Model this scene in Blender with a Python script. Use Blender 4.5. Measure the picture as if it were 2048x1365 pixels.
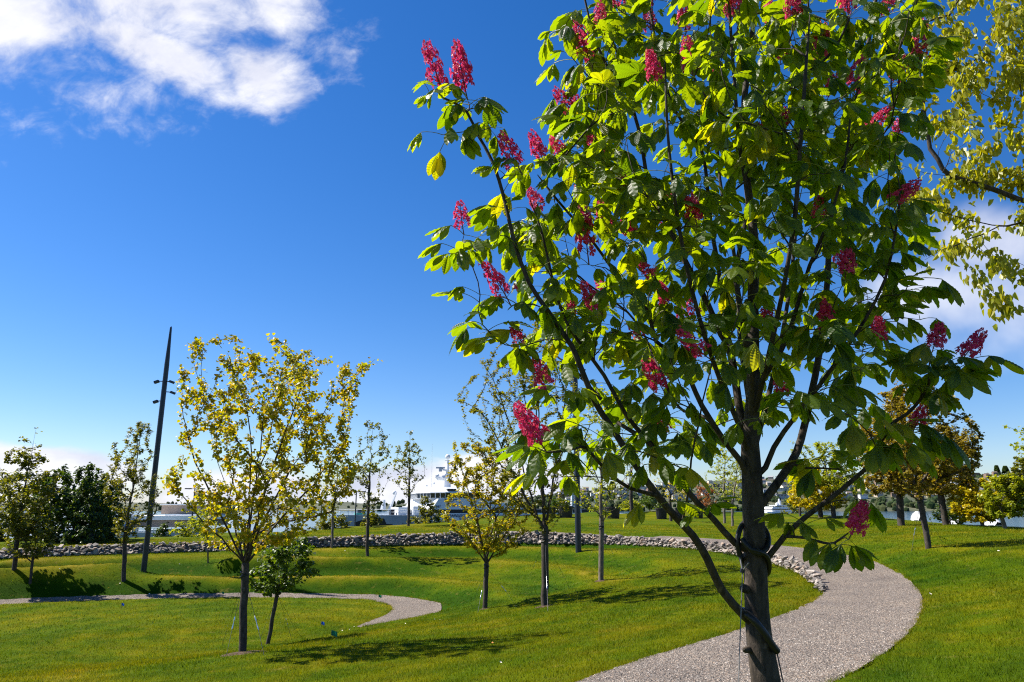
import bpy, bmesh, math, random
import numpy as np
from mathutils import Vector, Matrix, Quaternion

# ------------------------------------------------------------------ camera, sky, sun, exposure
scene = bpy.context.scene
for o in list(bpy.data.objects):
    bpy.data.objects.remove(o)
COL = scene.collection
EYE = 1.7
FPX = 1420.0
PITCH = math.radians(13.1)
cam_d = bpy.data.cameras.new("camera")
cam_d.sensor_width = 36.0
cam_d.lens = 36.0 * FPX / 2048.0
cam_d.clip_start = 0.05
cam_d.clip_end = 9000
cam_d.dof.use_dof = True
cam_d.dof.focus_distance = 3.1
cam_d.dof.aperture_fstop = 13.0
cam = bpy.data.objects.new("camera", cam_d)
cam.location = (0, 0, EYE)
cam.rotation_euler = (math.pi / 2 + PITCH, 0, 0)
COL.objects.link(cam)
scene.camera = cam

SUN_EL = math.radians(50)
SUN_AHEAD = math.radians(16)
SUN = Vector((-math.cos(SUN_EL) * math.cos(SUN_AHEAD), math.cos(SUN_EL) * math.sin(SUN_AHEAD), math.sin(SUN_EL)))
sl = bpy.data.lights.new("sun", 'SUN')
sl.energy = 5.0
sl.angle = math.radians(0.53)
sl.color = (1.0, 0.94, 0.84)
so = bpy.data.objects.new("sun", sl)
so.rotation_euler = SUN.to_track_quat('Z', 'Y').to_euler()
so.location = (-20, 5, 30)
COL.objects.link(so)

scene.view_settings.view_transform = 'Standard'
scene.view_settings.look = 'None'
scene.view_settings.exposure = 1.05
scene.view_settings.gamma = 1.0
scene.view_settings.use_curve_mapping = False
scene.render.film_transparent = False
scene.cycles.filter_width = 1.1
scene.cycles.max_bounces = 8
scene.cycles.diffuse_bounces = 3
scene.cycles.transparent_max_bounces = 8
scene.cycles.use_denoising = False

CP, SP = math.cos(PITCH), math.sin(PITCH)
def ray(px, py):
    u = (px - 1024.0) / FPX
    v = (682.5 - py) / FPX
    return np.array((u, CP - v * SP, SP + v * CP))
def at(px, py, D):
    r = ray(px, py)
    return np.array((0, 0, EYE)) + r * (D / r[1])
def atz(px, py, z):
    r = ray(px, py)
    return np.array((0, 0, EYE)) + r * ((z - EYE) / r[2])
def proj(P):
    P = np.asarray(P, float).reshape(-1, 3) - np.array((0, 0, EYE))
    w = P[:, 1] * CP + P[:, 2] * SP
    v = -P[:, 1] * SP + P[:, 2] * CP
    return 1024 + FPX * P[:, 0] / w, 682.5 - FPX * v / w, w

# ---- node helpers
class NT:
    def __init__(s, tree):
        s.t = tree
        s.n = tree.nodes
        s.l = tree.links
    def add(s, typ, **kw):
        n = s.n.new(typ)
        for k, v in kw.items():
            setattr(n, k, v)
        return n
    def put(s, sock, v):
        if v is None:
            return
        if hasattr(v, 'is_output'):
            s.l.new(v, sock)
        else:
            sock.default_value = v
    def m(s, op, a, b=None, c=None, clamp=False):
        n = s.add('ShaderNodeMath', operation=op, use_clamp=clamp)
        for i, v in enumerate((a, b, c)):
            s.put(n.inputs[i], v)
        return n.outputs[0]
    def vm(s, op, a, b=None, scale=None):
        n = s.add('ShaderNodeVectorMath', operation=op)
        s.put(n.inputs[0], a)
        if b is not None:
            s.put(n.inputs[1], b)
        if scale is not None:
            s.put(n.inputs['Scale'], scale)
        return n.outputs['Value'] if op in ('DOT_PRODUCT', 'LENGTH', 'DISTANCE') else n.outputs[0]
    def noise(s, vec, scale, detail=4, rough=0.55, dist=0.0):
        n = s.add('ShaderNodeTexNoise')
        s.put(n.inputs['Vector'], vec)
        n.inputs['Scale'].default_value = scale
        n.inputs['Detail'].default_value = detail
        n.inputs['Roughness'].default_value = rough
        n.inputs['Distortion'].default_value = dist
        return n.outputs['Fac']
    def ramp(s, fac, stops, interp='LINEAR'):
        n = s.add('ShaderNodeValToRGB')
        n.color_ramp.interpolation = interp
        e = n.color_ramp.elements
        while len(e) > 1:
            e.remove(e[-1])
        for i, (p, c) in enumerate(stops):
            q = e[0] if i == 0 else e.new(p)
            q.position = p
            q.color = (*c, 1) if len(c) == 3 else c
        s.put(n.inputs[0], fac)
        return n.outputs[0]
    def mix(s, fac, a, b, blend='MIX'):
        n = s.add('ShaderNodeMix', data_type='RGBA', blend_type=blend)
        s.put(n.inputs[0], fac)
        for sock, v in ((n.inputs[6], a), (n.inputs[7], b)):
            if isinstance(v, tuple) and len(v) == 3:
                v = (*v, 1)
            s.put(sock, v)
        return n.outputs[2]
    def smooth(s, x, a, b):
        n = s.add('ShaderNodeMapRange', interpolation_type='SMOOTHSTEP')
        s.put(n.inputs[0], x)
        n.inputs[1].default_value = a
        n.inputs[2].default_value = b
        return n.outputs[0]

# ---- world
W = bpy.data.worlds.new("World")
scene.world = W
W.use_nodes = True
w = NT(W.node_tree)
w.n.clear()
out = w.add('ShaderNodeOutputWorld')
bg = w.add('ShaderNodeBackground')
W.cycles.sampling_method = 'MANUAL'
W.cycles.sample_map_resolution = 512
SKY_STR = 0.061
bg.inputs[1].default_value = SKY_STR
sky = w.add('ShaderNodeTexSky')
sky.sky_type = 'NISHITA'
sky.sun_disc = False
sky.sun_elevation = SUN_EL
sky.sun_rotation = math.atan2(SUN.x, SUN.y)
sky.altitude = 0
sky.air_density = 1.0
sky.dust_density = 0.2
sky.ozone_density = 2.6
hs = w.add('ShaderNodeHueSaturation')
hs.inputs['Saturation'].default_value = 1.36
hs.inputs['Value'].default_value = 1.0
w.l.new(sky.outputs[0], hs.inputs['Color'])
tc = w.add('ShaderNodeTexCoord')
N = tc.outputs['Generated']
def tang(px, py):
    c = ray(px, py)
    c = c / np.linalg.norm(c)
    u = np.cross(c, (0, 0, 1.0))
    u /= np.linalg.norm(u)
    v = np.cross(u, c)
    return c, u, v
def blob(px, py, ax, ay, rot=0.0):
    c, u, v = tang(px, py)
    r = math.radians(rot)
    u, v = u * math.cos(r) + v * math.sin(r), -u * math.sin(r) + v * math.cos(r)
    qa = w.m('DIVIDE', w.vm('DOT_PRODUCT', N, tuple(u)), ax / FPX)
    qb = w.m('DIVIDE', w.vm('DOT_PRODUCT', N, tuple(v)), ay / FPX)
    q = w.m('SQRT', w.m('ADD', w.m('MULTIPLY', qa, qa), w.m('MULTIPLY', qb, qb)))
    front = w.m('GREATER_THAN', w.vm('DOT_PRODUCT', N, tuple(c)), 0.2)
    return w.m('SUBTRACT', w.m('MULTIPLY', front, 2.0), w.m('ADD', q, 1.0))
def mx(*a):
    r = a[0]
    for b in a[1:]:
        r = w.m('MAXIMUM', r, b)
    return r
# high broken cloud
hi = mx(blob(270, -60, 370, 165, 6), blob(520, 150, 110, 95, -20), blob(20, 30, 210, 90, 25), blob(545, -10, 110, 110, 40), blob(-500, -250, 560, 220, 0), blob(330, 110, 230, 60, -10))
mp = w.add('ShaderNodeMapping')
c0, u0, v0 = tang(400, 60)
w.l.new(N, mp.inputs[0])
mp.inputs['Rotation'].default_value = (0.2, 0.75, 0.3)
mp.inputs['Scale'].default_value = (1.0, 2.0, 1.5)
n1 = w.noise(mp.outputs[0], 7.0, 7, 0.62, 0.35)
n2 = w.noise(mp.outputs[0], 24.0, 4, 0.6, 0.5)
nn = w.m('ADD', w.m('MULTIPLY', w.m('SUBTRACT', n1, 0.5), 2.6), w.m('MULTIPLY', w.m('SUBTRACT', n2, 0.5), 1.1))
d_hi = w.smooth(w.m('ADD', w.m('MULTIPLY', w.m('MINIMUM', hi, 0.9), 1.25), w.m('MULTIPLY', nn, 0.72)), 0.06, 1.0)
# soft cloud on the right
rt = mx(blob(1930, 590, 190, 80, -8), blob(2020, 490, 130, 80, -25), blob(2200, 560, 300, 120, 0), blob(2700, 300, 400, 200, 0))
n3 = w.noise(N, 9.0, 4, 0.5, 0.2)
d_rt = w.m('MULTIPLY', w.smooth(w.m('ADD', rt, w.m('MULTIPLY', w.m('SUBTRACT', n3, 0.5), 1.7)), -0.1, 0.8), 0.7)
# cumulus bank near the horizon, all round
sepz = w.add('ShaderNodeSeparateXYZ')
w.l.new(N, sepz.inputs[0])
el = sepz.outputs[2]
mp2 = w.add('ShaderNodeMapping')
w.l.new(N, mp2.inputs[0])
mp2.inputs['Scale'].default_value = (1.0, 1.0, 2.2)
n4 = w.noise(mp2.outputs[0], 5.0, 6, 0.5, 0.1)
n5 = w.noise(N, 1.9, 2, 0.5)
topl = mx(blob(100, 940, 190, 50, 2), blob(850, 975, 330, 65, 0), blob(620, 1000, 300, 60, 0), blob(-400, 930, 400, 70, 0))
bank = w.m('ADD', w.m('MULTIPLY', topl, 0.9), w.m('MULTIPLY', w.m('SUBTRACT', n4, 0.5), 1.9))
d_bk = w.smooth(bank, 0.0, 0.32)
low = w.m('MULTIPLY', w.smooth(w.m('ADD', w.m('MULTIPLY', el, -9.0), w.m('ADD', w.m('MULTIPLY', n5, 1.1), w.m('MULTIPLY', n4, 0.5))), 0.15, 1.1), 0.75)
cloudw = w.ramp(w.m('ADD', w.m('MULTIPLY', n1, 0.6), w.m('MULTIPLY', n4, 0.4)), [(0.30, (6.2, 6.6, 8.4)), (0.62, (11.0, 11.0, 11.4))])
CLOUD_GAIN = 0.050 / SKY_STR
cw = w.vm('SCALE', cloudw, scale=CLOUD_GAIN)
skyc = w.mix(1.0, hs.outputs[0], (0.92, 0.97, 1.2), 'MULTIPLY')
cwb = w.mix(1.0, cw, (0.74, 0.78, 0.86), 'MULTIPLY')
c1 = w.mix(low, skyc, cwb)
c2 = w.mix(d_bk, c1, w.mix(w.smooth(n4, 0.32, 0.55), cwb, cw))
c3 = w.mix(d_rt, c2, cw)
c4 = w.mix(d_hi, c3, cw)
w.l.new(c4, bg.inputs[0])
w.l.new(bg.outputs[0], out.inputs[0])

# ------------------------------------------------------------------ mesh and object helpers
class Geo:
    """collects vertex / face arrays, several materials"""
    def __init__(s):
        s.V = []; s.F = []; s.M = []; s.n = 0; s.uv = []
    def add(s, V, F, m=0):
        V = np.asarray(V, float).reshape(-1, 3)
        F = np.asarray(F, int)
        if len(V) == 0 or len(F) == 0:
            return
        s.V.append(V)
        s.F.append(F + s.n)
        s.M.append(m)
        s.n += len(V)
    def box(s, c, h, m=0, R=None):
        v = np.array([(x, y, z) for x in (-1, 1) for y in (-1, 1) for z in (-1, 1)], float) * np.asarray(h, float)
        if R is not None:
            v = v @ np.asarray(R).T
        s.add(v + np.asarray(c, float), [(0, 1, 3, 2), (4, 6, 7, 5), (0, 4, 5, 1), (2, 3, 7, 6), (0, 2, 6, 4), (1, 5, 7, 3)], m)
    def prism(s, poly, z0, z1, m=0, poly2=None):
        a = np.asarray(poly, float); b = np.asarray(poly2 if poly2 is not None else poly, float)
        n = len(a)
        z0 = np.broadcast_to(z0, n); z1 = np.broadcast_to(z1, n)
        V = np.concatenate([np.c_[a, z0], np.c_[b, z1]])
        s.add(V, [(i, (i + 1) % n, n + (i + 1) % n, n + i) for i in range(n)], m)
        ca = np.r_[a.mean(0), z0.mean()]; cb = np.r_[b.mean(0), z1.mean()]
        s.add(np.concatenate([np.c_[a, z0], [ca]]), [((i + 1) % n, i, n) for i in range(n)], m)
        s.add(np.concatenate([np.c_[b, z1], [cb]]), [(i, (i + 1) % n, n) for i in range(n)], m)
    def tube(s, P, R, n=6, m=0, cap=True):
        P = np.asarray(P, float); k = len(P)
        R = np.broadcast_to(np.asarray(R, float), k)
        T = np.gradient(P, axis=0)
        T /= np.linalg.norm(T, axis=1)[:, None] + 1e-12
        a = np.array((1.0, 0, 0)) if abs(T[0][0]) < 0.8 else np.array((0, 1.0, 0))
        u = np.cross(T[0], a); u /= np.linalg.norm(u)
        ang = np.linspace(0, 2 * math.pi, n, endpoint=False)
        rings = []
        for i in range(k):
            u = u - T[i] * u.dot(T[i])
            u /= np.linalg.norm(u) + 1e-12
            v = np.cross(T[i], u)
            rings.append(P[i] + R[i] * (np.cos(ang)[:, None] * u + np.sin(ang)[:, None] * v))
        V = np.concatenate(rings)
        i = np.arange(n); j = (i + 1) % n
        F = np.concatenate([np.c_[r * n + i, r * n + j, (r + 1) * n + j, (r + 1) * n + i] for r in range(k - 1)])
        s.add(V, F, m)
        if cap:
            for r, flip in ((0, 1), (k - 1, 0)):
                idx = [(0, q, q + 1) if not flip else (0, q + 1, q) for q in range(1, n - 1)]
                s.add(rings[r], idx, m)
    def mesh(s, name, mats, smooth=False, off=None):
        me = bpy.data.meshes.new(name)
        V = np.concatenate(s.V)
        if off is not None:
            V = V - np.asarray(off)
        loops = np.concatenate([f.ravel() for f in s.F])
        tot = np.concatenate([np.full(len(f), f.shape[1]) for f in s.F])
        st = np.concatenate([[0], np.cumsum(tot)[:-1]])
        mi = np.concatenate([np.full(len(f), m) for f, m in zip(s.F, s.M)])
        me.vertices.add(len(V)); me.vertices.foreach_set("co", V.astype(np.float32).ravel())
        me.loops.add(len(loops)); me.loops.foreach_set("vertex_index", loops.astype(np.int32))
        me.polygons.add(len(tot)); me.polygons.foreach_set("loop_start", st.astype(np.int32))
        me.polygons.foreach_set("material_index", mi.astype(np.int32))
        me.polygons.foreach_set("use_smooth", np.full(len(tot), bool(smooth)))
        for q in (mats if isinstance(mats, (list, tuple)) else [mats]):
            me.materials.append(q)
        me.update(calc_edges=True)
        for k_, a_ in getattr(s, 'attr', {}).items():
            me.attributes.new(k_, 'FLOAT', 'POINT').data.foreach_set('value', np.asarray(a_, np.float32))
        return me

def link(name, data, parent=None):
    o = bpy.data.objects.new(name, data)
    COL.objects.link(o)
    if parent is not None:
        o.parent = parent
    return o
def tag(o, label=None, cat=None, group=None, kind=None):
    if label: o["label"] = label
    if cat: o["category"] = cat
    if group: o["group"] = group
    if kind: o["kind"] = kind
    return o
def thing(name, label, cat, loc, group=None, rz=0.0):
    o = link(name, None)
    o.location = tuple(loc); o.rotation_euler = (0, 0, rz)
    o.empty_display_size = 0.2
    return tag(o, label, cat, group)
def part(name, geo, mats, parent, smooth=False, kind=None, label=None, world=True):
    """mesh given in world coordinates, child of an unrotated thing"""
    off = None
    if world:
        p = parent; off = np.zeros(3)
        while p is not None:
            off = off + np.array(p.location); p = p.parent
    o = link(name, geo.mesh(name, mats, smooth, off), parent)
    return tag(o, label, kind=kind)

# ------------------------------------------------------------------ materials
def mat(name, col, rough=0.6, metal=0.0, spec=0.4, noise=None, bump=None, coat=0.0):
    M = bpy.data.materials.new(name); M.use_nodes = True
    t = NT(M.node_tree); b = t.n['Principled BSDF']
    b.inputs['Roughness'].default_value = rough
    b.inputs['Metallic'].default_value = metal
    b.inputs['Specular IOR Level'].default_value = spec
    b.inputs['Coat Weight'].default_value = coat
    if noise:
        sc, col2, lo, hi = noise
        g = t.add('ShaderNodeNewGeometry')
        f = t.noise(g.outputs['Position'], sc, 6, 0.6)
        t.put(b.inputs['Base Color'], t.ramp(f, [(lo, col), (hi, col2)]))
    else:
        b.inputs['Base Color'].default_value = (*col, 1)
    if bump:
        sc, st, di = bump
        g = t.add('ShaderNodeNewGeometry')
        bn = t.add('ShaderNodeBump')
        bn.inputs['Strength'].default_value = st
        bn.inputs['Distance'].default_value = di
        t.put(bn.inputs['Height'], t.noise(g.outputs['Position'], sc, 5, 0.6))
        t.l.new(bn.outputs[0], b.inputs['Normal'])
    return M

def leaf_mat(name, stops, trans, tmix=0.5, rough=0.42, spec=0.5):
    """leaf: reflects its own colour, lets yellower light through; stops vary from leaf to leaf"""
    M = bpy.data.materials.new(name); M.use_nodes = True
    t = NT(M.node_tree); b = t.n['Principled BSDF']; o = t.n['Material Output']
    g = t.add('ShaderNodeNewGeometry'); oi = t.add('ShaderNodeObjectInfo')
    r = t.m('FRACT', t.m('ADD', t.m('MULTIPLY', oi.outputs['Random'], 0.73), g.outputs['Random Per Island']))
    n = len(stops)
    c = t.ramp(r, [(i / max(n - 1, 1), s) for i, s in enumerate(stops)])
    t.put(b.inputs['Base Color'], c)
    b.inputs['Roughness'].default_value = rough
    b.inputs['Specular IOR Level'].default_value = spec
    tr = t.add('ShaderNodeBsdfTranslucent')
    tcol = t.mix(1.0, c, trans, 'MULTIPLY')
    t.put(tr.inputs[0], tcol)
    ms = t.add('ShaderNodeMixShader'); ms.inputs[0].default_value = tmix
    t.l.new(b.outputs[0], ms.inputs[1]); t.l.new(tr.outputs[0], ms.inputs[2])
    t.l.new(ms.outputs[0], o.inputs[0])
    return M

def grass_colour(t, fine=True):
    g = t.add('ShaderNodeNewGeometry')
    P = g.outputs['Position']
    big = t.noise(P, 0.22, 5, 0.6, 0.4)
    mid = t.noise(P, 1.1, 5, 0.65, 0.3)
    f = t.m('ADD', t.m('MULTIPLY', big, 0.55), t.m('MULTIPLY', mid, 0.45))
    dry_shade = t.add('ShaderNodeAttribute', attribute_name='dry_shade').outputs['Fac']
    f = t.m('ADD', f, t.m('MULTIPLY', dry_shade, 0.2))  # positive: dry, yellower grass; negative: painted shade of the steep banks
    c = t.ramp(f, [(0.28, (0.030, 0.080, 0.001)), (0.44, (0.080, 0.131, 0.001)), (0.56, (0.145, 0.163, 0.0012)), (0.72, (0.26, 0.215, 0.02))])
    rel = t.vm('SUBTRACT', P, (-8.0, 21.0, 0.0))
    rel = t.vm('MULTIPLY', rel, (1.0, 1.0, 0.0))
    dist = t.m('ADD', t.vm('LENGTH', rel), t.m('MULTIPLY', big, 0.8))
    band = t.m('SINE', t.m('MULTIPLY', dist, 5.2))
    c = t.mix(1.0, c, t.ramp(t.m('MULTIPLY_ADD', band, 0.5, 0.5), [(0.3, (0.90, 0.92, 0.9)), (0.7, (1.09, 1.07, 1.0))]), 'MULTIPLY')
    spot = t.noise(P, 3.4, 3, 0.7)
    c = t.mix(t.ramp(spot, [(0.60, (0, 0, 0)), (0.74, (0.55, 0.55, 0.55))]), c, (0.24, 0.20, 0.045))
    return c, g

M_ground = bpy.data.materials.new("lawn_ground"); M_ground.use_nodes = True
t = NT(M_ground.node_tree); b = t.n['Principled BSDF']
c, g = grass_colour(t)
fine = t.noise(g.outputs['Position'], 55.0, 5, 0.75)
c = t.mix(1.0, c, t.ramp(fine, [(0.3, (0.32, 0.32, 0.32)), (0.7, (1.0, 0.97, 0.9))]), 'MULTIPLY')
t.put(b.inputs['Base Color'], c)
b.inputs['Roughness'].default_value = 0.85
b.inputs['Specular IOR Level'].default_value = 0.03
bn = t.add('ShaderNodeBump'); bn.inputs['Strength'].default_value = 0.7; bn.inputs['Distance'].default_value = 0.03
t.put(bn.inputs['Height'], t.noise(g.outputs['Position'], 38.0, 6, 0.8))
t.l.new(bn.outputs[0], b.inputs['Normal'])

M_blade = bpy.data.materials.new("grass_blade"); M_blade.use_nodes = True
t = NT(M_blade.node_tree); b = t.n['Principled BSDF']; o = t.n['Material Output']
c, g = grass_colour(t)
c = t.mix(1.0, c, t.ramp(g.outputs['Random Per Island'], [(0.0, (0.7, 0.8, 0.6)), (0.55, (1.15, 1.1, 0.9)), (0.9, (1.6, 1.35, 1.3)), (1.0, (2.6, 1.9, 2.6))]), 'MULTIPLY')
t.put(b.inputs['Base Color'], c)
b.inputs['Roughness'].default_value = 0.6
b.inputs['Specular IOR Level'].default_value = 0.12
tr = t.add('ShaderNodeBsdfTranslucent'); t.put(tr.inputs[0], t.mix(1.0, c, (1.3, 1.2, 0.5), 'MULTIPLY'))
ms = t.add('ShaderNodeMixShader'); ms.inputs[0].default_value = 0.4
t.l.new(b.outputs[0], ms.inputs[1]); t.l.new(tr.outputs[0], ms.inputs[2]); t.l.new(ms.outputs[0], o.inputs[0])

M_gravel = bpy.data.materials.new("gravel"); M_gravel.use_nodes = True
t = NT(M_gravel.node_tree); b = t.n['Principled BSDF']
g = t.add('ShaderNodeNewGeometry')
vo = t.add('ShaderNodeTexVoronoi'); vo.inputs['Scale'].default_value = 62.0
t.l.new(g.outputs['Position'], vo.inputs['Vector'])
sx = t.add('ShaderNodeSeparateColor'); t.l.new(vo.outputs['Color'], sx.inputs[0])
c = t.ramp(sx.outputs[0], [(0.0, (0.063, 0.054, 0.047)), (0.3, (0.142, 0.122, 0.105)), (0.6, (0.21, 0.18, 0.152)), (0.85, (0.30, 0.257, 0.215)), (1.0, (0.43, 0.38, 0.325))])
warm = t.ramp(sx.outputs[1], [(0.6, (1, 1, 1)), (1.0, (1.15, 0.95, 0.8))])
c = t.mix(1.0, c, warm, 'MULTIPLY')
big = t.noise(g.outputs['Position'], 0.9, 4, 0.6)
c = t.mix(1.0, c, t.ramp(big, [(0.3, (0.78, 0.78, 0.80)), (0.5, (0.98, 0.98, 0.98)), (0.7, (1.12, 1.10, 1.06))]), 'MULTIPLY')
gap = t.ramp(vo.outputs['Distance'], [(0.45, (1, 1, 1)), (0.75, (0.35, 0.33, 0.32))])
c = t.mix(1.0, c, gap, 'MULTIPLY')
t.put(b.inputs['Base Color'], c); b.inputs['Roughness'].default_value = 0.85
b.inputs['Specular IOR Level'].default_value = 0.25
bn = t.add('ShaderNodeBump'); bn.inputs['Strength'].default_value = 0.9; bn.inputs['Distance'].default_value = 0.012
bn.invert = True
t.put(bn.inputs['Height'], vo.outputs['Distance']); t.l.new(bn.outputs[0], b.inputs['Normal'])

M_stone = bpy.data.materials.new("wall_stone"); M_stone.use_nodes = True
t = NT(M_stone.node_tree); b = t.n['Principled BSDF']
g = t.add('ShaderNodeNewGeometry'); oi = t.add('ShaderNodeObjectInfo')
r = t.m('FRACT', t.m('ADD', oi.outputs['Random'], g.outputs['Random Per Island']))
c = t.ramp(r, [(0.0, (0.12, 0.105, 0.092)), (0.35, (0.21, 0.187, 0.168)), (0.6, (0.28, 0.248, 0.215)), (0.8, (0.32, 0.235, 0.175)), (1.0, (0.40, 0.36, 0.325))])
c = t.mix(1.0, c, t.ramp(t.noise(g.outputs['Position'], 14.0, 6, 0.7), [(0.3, (0.65, 0.64, 0.64)), (0.7, (1.2, 1.18, 1.15))]), 'MULTIPLY')
t.put(b.inputs['Base Color'], c); b.inputs['Roughness'].default_value = 0.85
bn = t.add('ShaderNodeBump'); bn.inputs['Strength'].default_value = 0.6; bn.inputs['Distance'].default_value = 0.02
t.put(bn.inputs['Height'], t.noise(g.outputs['Position'], 30.0, 5, 0.7)); t.l.new(bn.outputs[0], b.inputs['Normal'])

M_bed = mat("rubble_bed", (0.07, 0.062, 0.055), 0.95, noise=(9.0, (0.13, 0.12, 0.11), 0.35, 0.7))
M_soil = mat("bare_soil", (0.045, 0.024, 0.014), 0.95, noise=(14.0, (0.10, 0.058, 0.034), 0.35, 0.7), bump=(30.0, 0.8, 0.03))
def bark(name, a, b_, sc=26.0):
    M = bpy.data.materials.new(name); M.use_nodes = True
    t = NT(M.node_tree); b = t.n['Principled BSDF']
    g = t.add('ShaderNodeNewGeometry'); mp = t.add('ShaderNodeMapping')
    mp.inputs['Scale'].default_value = (1, 1, 0.35)
    t.l.new(g.outputs['Position'], mp.inputs[0])
    f = t.noise(mp.outputs[0], sc, 7, 0.65, 0.3)
    lich = t.noise(g.outputs['Position'], sc * 0.45, 4, 0.6)
    c = t.ramp(f, [(0.3, a), (0.68, b_)])
    c = t.mix(t.ramp(lich, [(0.60, (0, 0, 0)), (0.72, (0.55, 0.55, 0.55))]), c, tuple(min(1, 1.9 * q + 0.03) for q in b_))
    t.put(b.inputs['Base Color'], c); b.inputs['Roughness'].default_value = 0.8
    b.inputs['Specular IOR Level'].default_value = 0.3
    bn = t.add('ShaderNodeBump'); bn.inputs['Strength'].default_value = 0.7; bn.inputs['Distance'].default_value = 0.012
    t.put(bn.inputs['Height'], f); t.l.new(bn.outputs[0], b.inputs['Normal'])
    return M
M_bark = bark("chestnut_bark", (0.009, 0.0065, 0.005), (0.085, 0.064, 0.047), 36)
M_bark2 = bark("grey_bark", (0.020, 0.015, 0.012), (0.080, 0.064, 0.052), 22)
M_bark3 = bark("pale_bark", (0.07, 0.058, 0.05), (0.20, 0.165, 0.14), 18)
M_rubber = mat("black_rubber", (0.012, 0.012, 0.014), 0.45)
M_wire = mat("steel_wire", (0.16, 0.155, 0.15), 0.5, 0.3)
M_steel = mat("bright_steel", (0.75, 0.76, 0.78), 0.28, 1.0)
M_pole = mat("dark_pole_paint", (0.010, 0.017, 0.028), 0.38, 0.0, 0.5)
# ------------------------------------------------------------------ terrain: a terraced grass bowl
CTRL = []
def densify(P, step):
    P = np.asarray(P, float); out = [P[0]]
    for a, b in zip(P[:-1], P[1:]):
        k = max(1, int(np.linalg.norm((b - a)[:2]) / step))
        for i in range(1, k + 1):
            out.append(a + (b - a) * i / k)
    return np.array(out)
def smooth_line(P, step=0.25):
    """Catmull-Rom through the points"""
    P = np.asarray(P, float); out = []
    Q = np.vstack([2 * P[0] - P[1], P, 2 * P[-1] - P[-2]])
    for i in range(1, len(Q) - 2):
        p0, p1, p2, p3 = Q[i - 1], Q[i], Q[i + 1], Q[i + 2]
        k = max(2, int(np.linalg.norm(p2 - p1) / step))
        for j in range(k):
            s = j / k
            out.append(0.5 * (2 * p1 + (p2 - p0) * s + (2 * p0 - 5 * p1 + 4 * p2 - p3) * s * s + (3 * p1 - p0 - 3 * p2 + p3) * s ** 3))
    out.append(P[-1])
    return np.array(out)
def line(pts, z=None, step=1.3):
    """points (image x, image y, height) of a feature on the ground -> world line, also a terrain control"""
    P = [atz(p[0], p[1], p[2] if z is None else z) for p in pts]
    P = smooth_line(P, 0.3)
    d = [P[0]]
    for q in P:
        if np.linalg.norm(q - d[-1]) > step:
            d.append(q)
    CTRL.extend(d)
    return P
ZL = -1.62
low_in_far = line([(-160, 1220), (0, 1209), (220, 1200), (440, 1195), (700, 1197), (760, 1204), (785, 1215), (770, 1229), (712, 1252)], ZL, .55)
lawn_near = line([(712, 1254), (620, 1277), (485, 1299), (350, 1312), (200, 1325), (0, 1340), (-160, 1352)], ZL)
low_out = line([(-160, 1209), (0, 1199), (220, 1191), (440, 1186.5), (700, 1188), (800, 1193), (862, 1202), (903, 1215), (845, 1231), (780, 1242.5), (712, 1256)], ZL, .45)
line([(-160, 1176), (0, 1168), (250, 1160), (450, 1157), (640, 1157), (800, 1159), (880, 1165), (960, 1178), (1030, 1194)], -1.13, 0.5)
line([(-160, 1167), (0, 1159), (250, 1151), (450, 1147), (640, 1147), (800, 1147), (880, 1151), (979, 1160), (1050, 1172), (1085, 1188)], -1.10, 0.5)
line([(-160, 1146), (0, 1136), (250, 1127), (450, 1122), (640, 1121), (800, 1118), (900, 1117), (1000, 1121), (1100, 1132), (1180, 1146), (1230, 1158)], -0.60, 0.5)
line([(-160, 1140), (0, 1130), (250, 1121), (450, 1116), (640, 1115), (800, 1112), (900, 1111), (1000, 1114), (1117, 1122), (1236, 1138), (1285, 1155)], -0.57, 0.5)
line([(-160, 1132, -.57), (0, 1122, -.54), (250, 1110, -.46), (450, 1104, -.40), (640, 1097, -.28), (800, 1094, -.22), (900, 1093, -.2), (1000, 1093, -.18), (1100, 1097, -.17), (1200, 1104, -.18), (1300, 1117, -.2), (1350, 1130, -.25)], None, .6)
wb = [(-160, 1127, -.55), (0, 1117, -.5), (200, 1109, -.45), (400, 1103, -.4), (550, 1098, -.3), (700, 1092, -.25), (850, 1089, -.18), (1000, 1087, -.15), (1100, 1087, -.12), (1200, 1088, -.1), (1300, 1092, -.08), (1400, 1099, -.05), (1500, 1115, -.08), (1580, 1138, -.12), (1622, 1163, -.14), (1642, 1184, -.14)]
wt = [1111, 1101, 1092, 1086, 1080, 1074, 1069, 1066, 1067, 1073, 1078, 1086, 1100, 1122, 1152, 1180]
WB = smooth_line([atz(*p) for p in wb], 0.2)
_top = []
for p, y in zip(wb, wt):
    D = atz(*p)[1] + (0.3 if p[0] < 1450 else 0.12)
    q = at(p[0] + (0 if p[0] < 1350 else (p[0] - 1350) * 0.03), y, D)
    _top.append(q)
WT = smooth_line(_top, 0.2)
for L_ in (WB, WT):
    d = [L_[0]]
    for q in L_:
        if np.linalg.norm(q - d[-1]) > .42: d.append(q)
    CTRL.extend(d)
_k = 0.0
_c = np.array((-8.0, 21.0))
for q in WT[::3]:
    if q[0] < 6.0:
        o2 = q[:2] - _c; o2 = o2 / np.linalg.norm(o2)
        for dd_, dz_ in ((.8, -.02), (1.7, -.01)):
            CTRL.append(np.array((*(q[:2] + o2 * dd_), q[2] + dz_)))
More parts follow.
